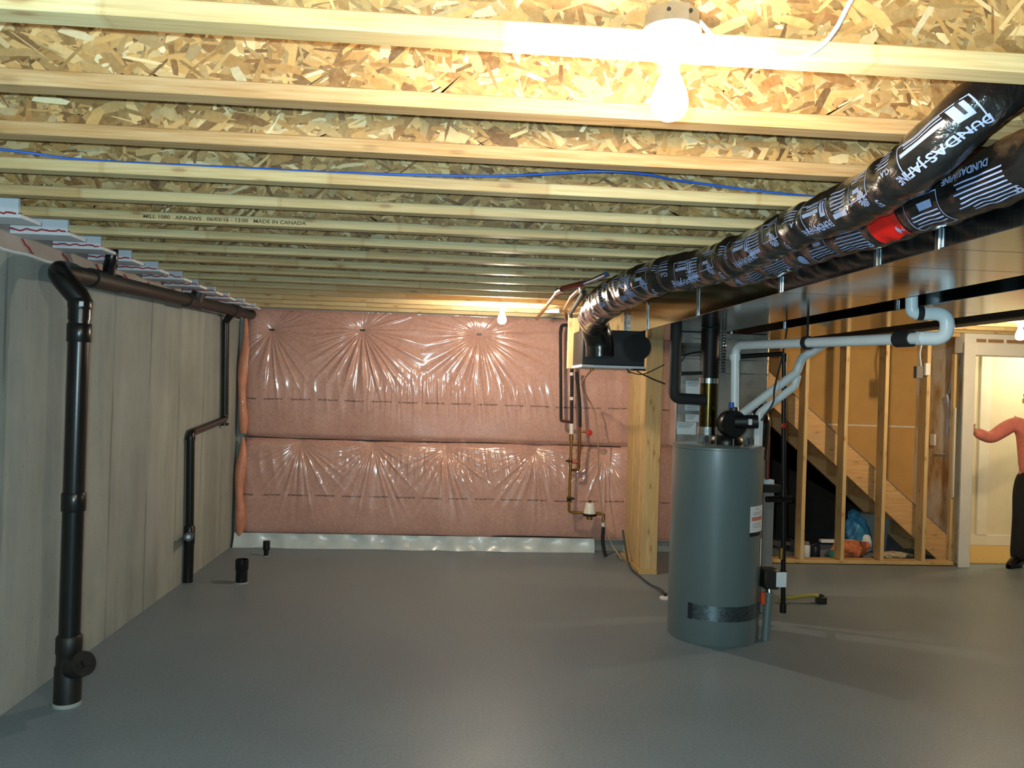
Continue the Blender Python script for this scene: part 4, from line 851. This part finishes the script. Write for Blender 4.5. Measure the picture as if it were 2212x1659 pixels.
lump((4.08, 7.97, .085), (.17, .075, .09), 21, .16).build('bag', 'orangebag', b, 80); lump((4.25, 7.965, .12), (.05, .03, .045), 5, .25, 10).build('gathered_end', 'orangebag', b, 80)
tag(lump((4.55, 7.97, .035), (.19, .07, .036), 31, .16).build('patterned_rag', 'rag', smooth=80), 'pale patterned rag on the floor behind the last studs', 'rag')

# ================================================================== person in the doorway
pn = thing('person', 'person in a salmon shirt and black trousers reaching towards the door frame', 'person', (5.70, 7.62, 0))
def skin_mesh(name, V, Ed, R, mat, parent, lev=2):
    me = bpy.data.meshes.new(name); o_ = LOC[parent.name]
    me.from_pydata([(p[0]-o_[0], p[1]-o_[1], p[2]-o_[2]) for p in V], Ed, []); me.materials.append(MAT[mat])
    o = bpy.data.objects.new(name, me); C.objects.link(o); o.parent = parent
    m = o.modifiers.new('Skin', 'SKIN'); m.use_smooth_shade = True; m.branch_smoothing = .6
    if not me.skin_vertices: return o
    for i, (sv, r) in enumerate(zip(me.skin_vertices[0].data, R)):
        sv.radius = r if isinstance(r, tuple) else (r, r); sv.use_root = (i == 0)
    s = o.modifiers.new('Subdivision', 'SUBSURF'); s.levels = lev; s.render_levels = lev; return o
SHX = .065
J = {'pel': (5.71, 7.62, .96), 'wai': (5.71, 7.62, 1.12), 'che': (5.70, 7.62, 1.33), 'nek': (5.69, 7.62, 1.50), 'hd0': (5.675, 7.61, 1.60), 'hd1': (5.665, 7.605, 1.69),
     'shr': (5.585, 7.73, 1.44), 'elr': (5.37, 7.715, 1.262), 'wrr': (5.19, 7.70, 1.335), 'par': (5.158, 7.695, 1.375),
     'shl': (5.80, 7.50, 1.44), 'ell': (5.845, 7.45, 1.17), 'wrl': (5.81, 7.40, .93), 'pal': (5.795, 7.385, .86),
     'hpr': (5.655, 7.69, .90), 'knr': (5.615, 7.66, .50), 'anr': (5.585, 7.64, .09), 'tor': (5.46, 7.57, .035),
     'hpl': (5.765, 7.55, .90), 'knl': (5.745, 7.53, .50), 'anl': (5.735, 7.53, .09), 'tol': (5.64, 7.44, .035)}
J = {k: ((v[0]+(SHX if k not in ('elr', 'wrr', 'par') else 0)), v[1], v[2]) for k, v in J.items()}
RD = {'pel': .135, 'wai': .125, 'che': .145, 'nek': .055, 'hd0': .075, 'hd1': .085, 'shr': .062, 'elr': .044, 'wrr': .028, 'par': (.034, .02), 'shl': .062, 'ell': .044, 'wrl': .028, 'pal': (.034, .02),
      'hpr': .088, 'knr': .06, 'anr': .034, 'tor': .018, 'hpl': .088, 'knl': .06, 'anl': .034, 'tol': .018}
E_ = ['pel-wai', 'wai-che', 'che-nek', 'nek-hd0', 'hd0-hd1', 'che-shr', 'shr-elr', 'elr-wrr', 'wrr-par', 'che-shl', 'shl-ell', 'ell-wrl', 'wrl-pal', 'pel-hpr', 'hpr-knr', 'knr-anr', 'anr-tor', 'pel-hpl', 'hpl-knl', 'knl-anl', 'anl-tol']
keys = list(J); V = [J[k] for k in keys]; R = [RD[k]*.82 if k in ('pel', 'wai', 'che', 'shr', 'shl', 'elr', 'ell', 'hpr', 'hpl', 'knr', 'knl') else RD[k] for k in keys]; Ed = [tuple(keys.index(q) for q in e.split('-')) for e in E_]
def finger(root, dirs):
    i = keys.index(root); prev = i; p = Vector(J[root])
    for d, r in dirs:
        p = p+Vector(d); V.append(tuple(p)); R.append(r); Ed.append((prev, len(V)-1)); prev = len(V)-1
for dz, L in ((.028, .9), (.010, 1.0), (-.009, .95), (-.026, .75)):      # right hand spread on the frame
    finger('par', [((-.022, -.012, .030*L+dz*.9), .0095), ((-.012, -.010, .028*L), .0085), ((-.003, -.006, .022*L), .007)])
finger('par', [((.012, -.028, .012), .010), ((-.004, -.022, .018), .008)])
for dy, L in ((.024, .9), (.008, 1.0), (-.008, .95), (-.023, .75)):      # left hand relaxed at the side
    finger('pal', [((-.010+dy*.6, -.004-dy*.6, -.042*L), .0095), ((-.010, -.006, -.028*L), .0085), ((-.010, -.006, -.018*L), .007)])
finger('pal', [((-.030, .006, -.012), .010), ((-.012, .002, -.026), .008)])
body = skin_mesh('body', V, Ed, R, 'skin', pn)
def sub(name, ks, es, grow, mat, lev=2):
    Vs = [J[k] for k in ks]; Rs = [((RD[k][0]+grow) if isinstance(RD[k], tuple) else RD[k]+grow) for k in ks]
    return skin_mesh(name, Vs, [tuple(ks.index(q) for q in e.split('-')) for e in es], Rs, mat, pn, lev)
J['wr2'] = tuple(Vector(J['wrr']).lerp(Vector(J['elr']), .06)); RD['wr2'] = .032; J['wl2'] = tuple(Vector(J['wrl']).lerp(Vector(J['ell']), .15)); RD['wl2'] = .032; J['nk2'] = (5.692+SHX, 7.62, 1.475); J['hem'] = (5.71+SHX, 7.62, .93); RD['hem'] = .135; RD['nk2'] = .062
J['hem'] = (5.71+SHX, 7.62, .85); RD['hem'] = .15
sub('shirt', ['hem', 'wai', 'che', 'nk2', 'shr', 'elr', 'wr2', 'shl', 'ell', 'wl2'], ['hem-wai', 'wai-che', 'che-nk2', 'che-shr', 'shr-elr', 'elr-wr2', 'che-shl', 'shl-ell', 'ell-wl2'], .022, 'shirt')
J['be'] = (5.71+SHX, 7.62, .99); RD['be'] = .138; J['ar2'] = (5.588+SHX, 7.643, .035); RD['ar2'] = .062; J['al2'] = (5.735+SHX, 7.53, .035); RD['al2'] = .062
sub('trousers', ['pel', 'be', 'hpr', 'knr', 'ar2', 'hpl', 'knl', 'al2'], ['pel-be', 'pel-hpr', 'hpr-knr', 'knr-ar2', 'pel-hpl', 'hpl-knl', 'knl-al2'], .022, 'trouser')
for (ax, ay), (tx_, ty_) in (((5.60+SHX, 7.65), (5.42+SHX, 7.555)), ((5.75+SHX, 7.545), (5.60+SHX, 7.40))):
    mb = MB(); a = Vector((ax, ay, 0)); d = Vector((tx_-ax, ty_-ay, 0)); Ln = d.length; d.normalize(); s_ = Vector((-d.y, d.x, 0))
    def shoe(u, v):
        l = -.06+(Ln+.06)*u; w_ = .047*(math.sin(PI*min(1, max(0, u*.9+.05)))**.35); hgt = .125*(1-u)**.7+.045; t_ = 2*PI*v
        return tuple(a+d*l+s_*(w_*math.cos(t_)))[:2]+(max(.001, hgt*.5+hgt*.5*math.sin(t_)),)
    mb.grid(shoe, 16, 16).build('shoe', 'shoe', pn, 80)
hc = Vector((5.668+SHX, 7.606, 1.655)); f_ = Vector((-.8, -.6, 0)); l_ = Vector((-.6, .8, 0))
mb = MB()
def hairf(u, v):
    a = 2*PI*u; e = -.15+(PI/2+.15)*v; p = f_*(-.012+.098*math.cos(a)*math.cos(e))+l_*(.088*math.sin(a)*math.cos(e)); q = hc+p; 
    return (q.x, q.y, hc.z+.03+.10*math.sin(max(e, .62*max(0, math.cos(a)))))
mb.grid(hairf, 24, 10).build('hair', 'hair', pn, 80)
nose = hc+f_*.085+Vector((0, 0, -.02)); lump(tuple(nose), (.014, .014, .024), 1, .02, 8).build('nose', 'skin', pn, 80)
for s_ in (-1, 1):
    e = hc+f_*.074+l_*(.030*s_)+Vector((0, 0, .008)); lump(tuple(e), (.011, .011, .009), 2, .01, 8).build('eye', 'label', pn, 80)
    e = hc+l_*(.084*s_)+f_*-.008+Vector((0, 0, -.005)); lump(tuple(e), (.018, .012, .03), 3, .05, 8).build('ear', 'skin', pn, 80)
mo = hc+f_*.078+Vector((0, 0, -.055)); lump(tuple(mo), (.018, .018, .006), 6, .02, 8).build('mouth', M('lips', '#a35a50', .5), pn, 80)
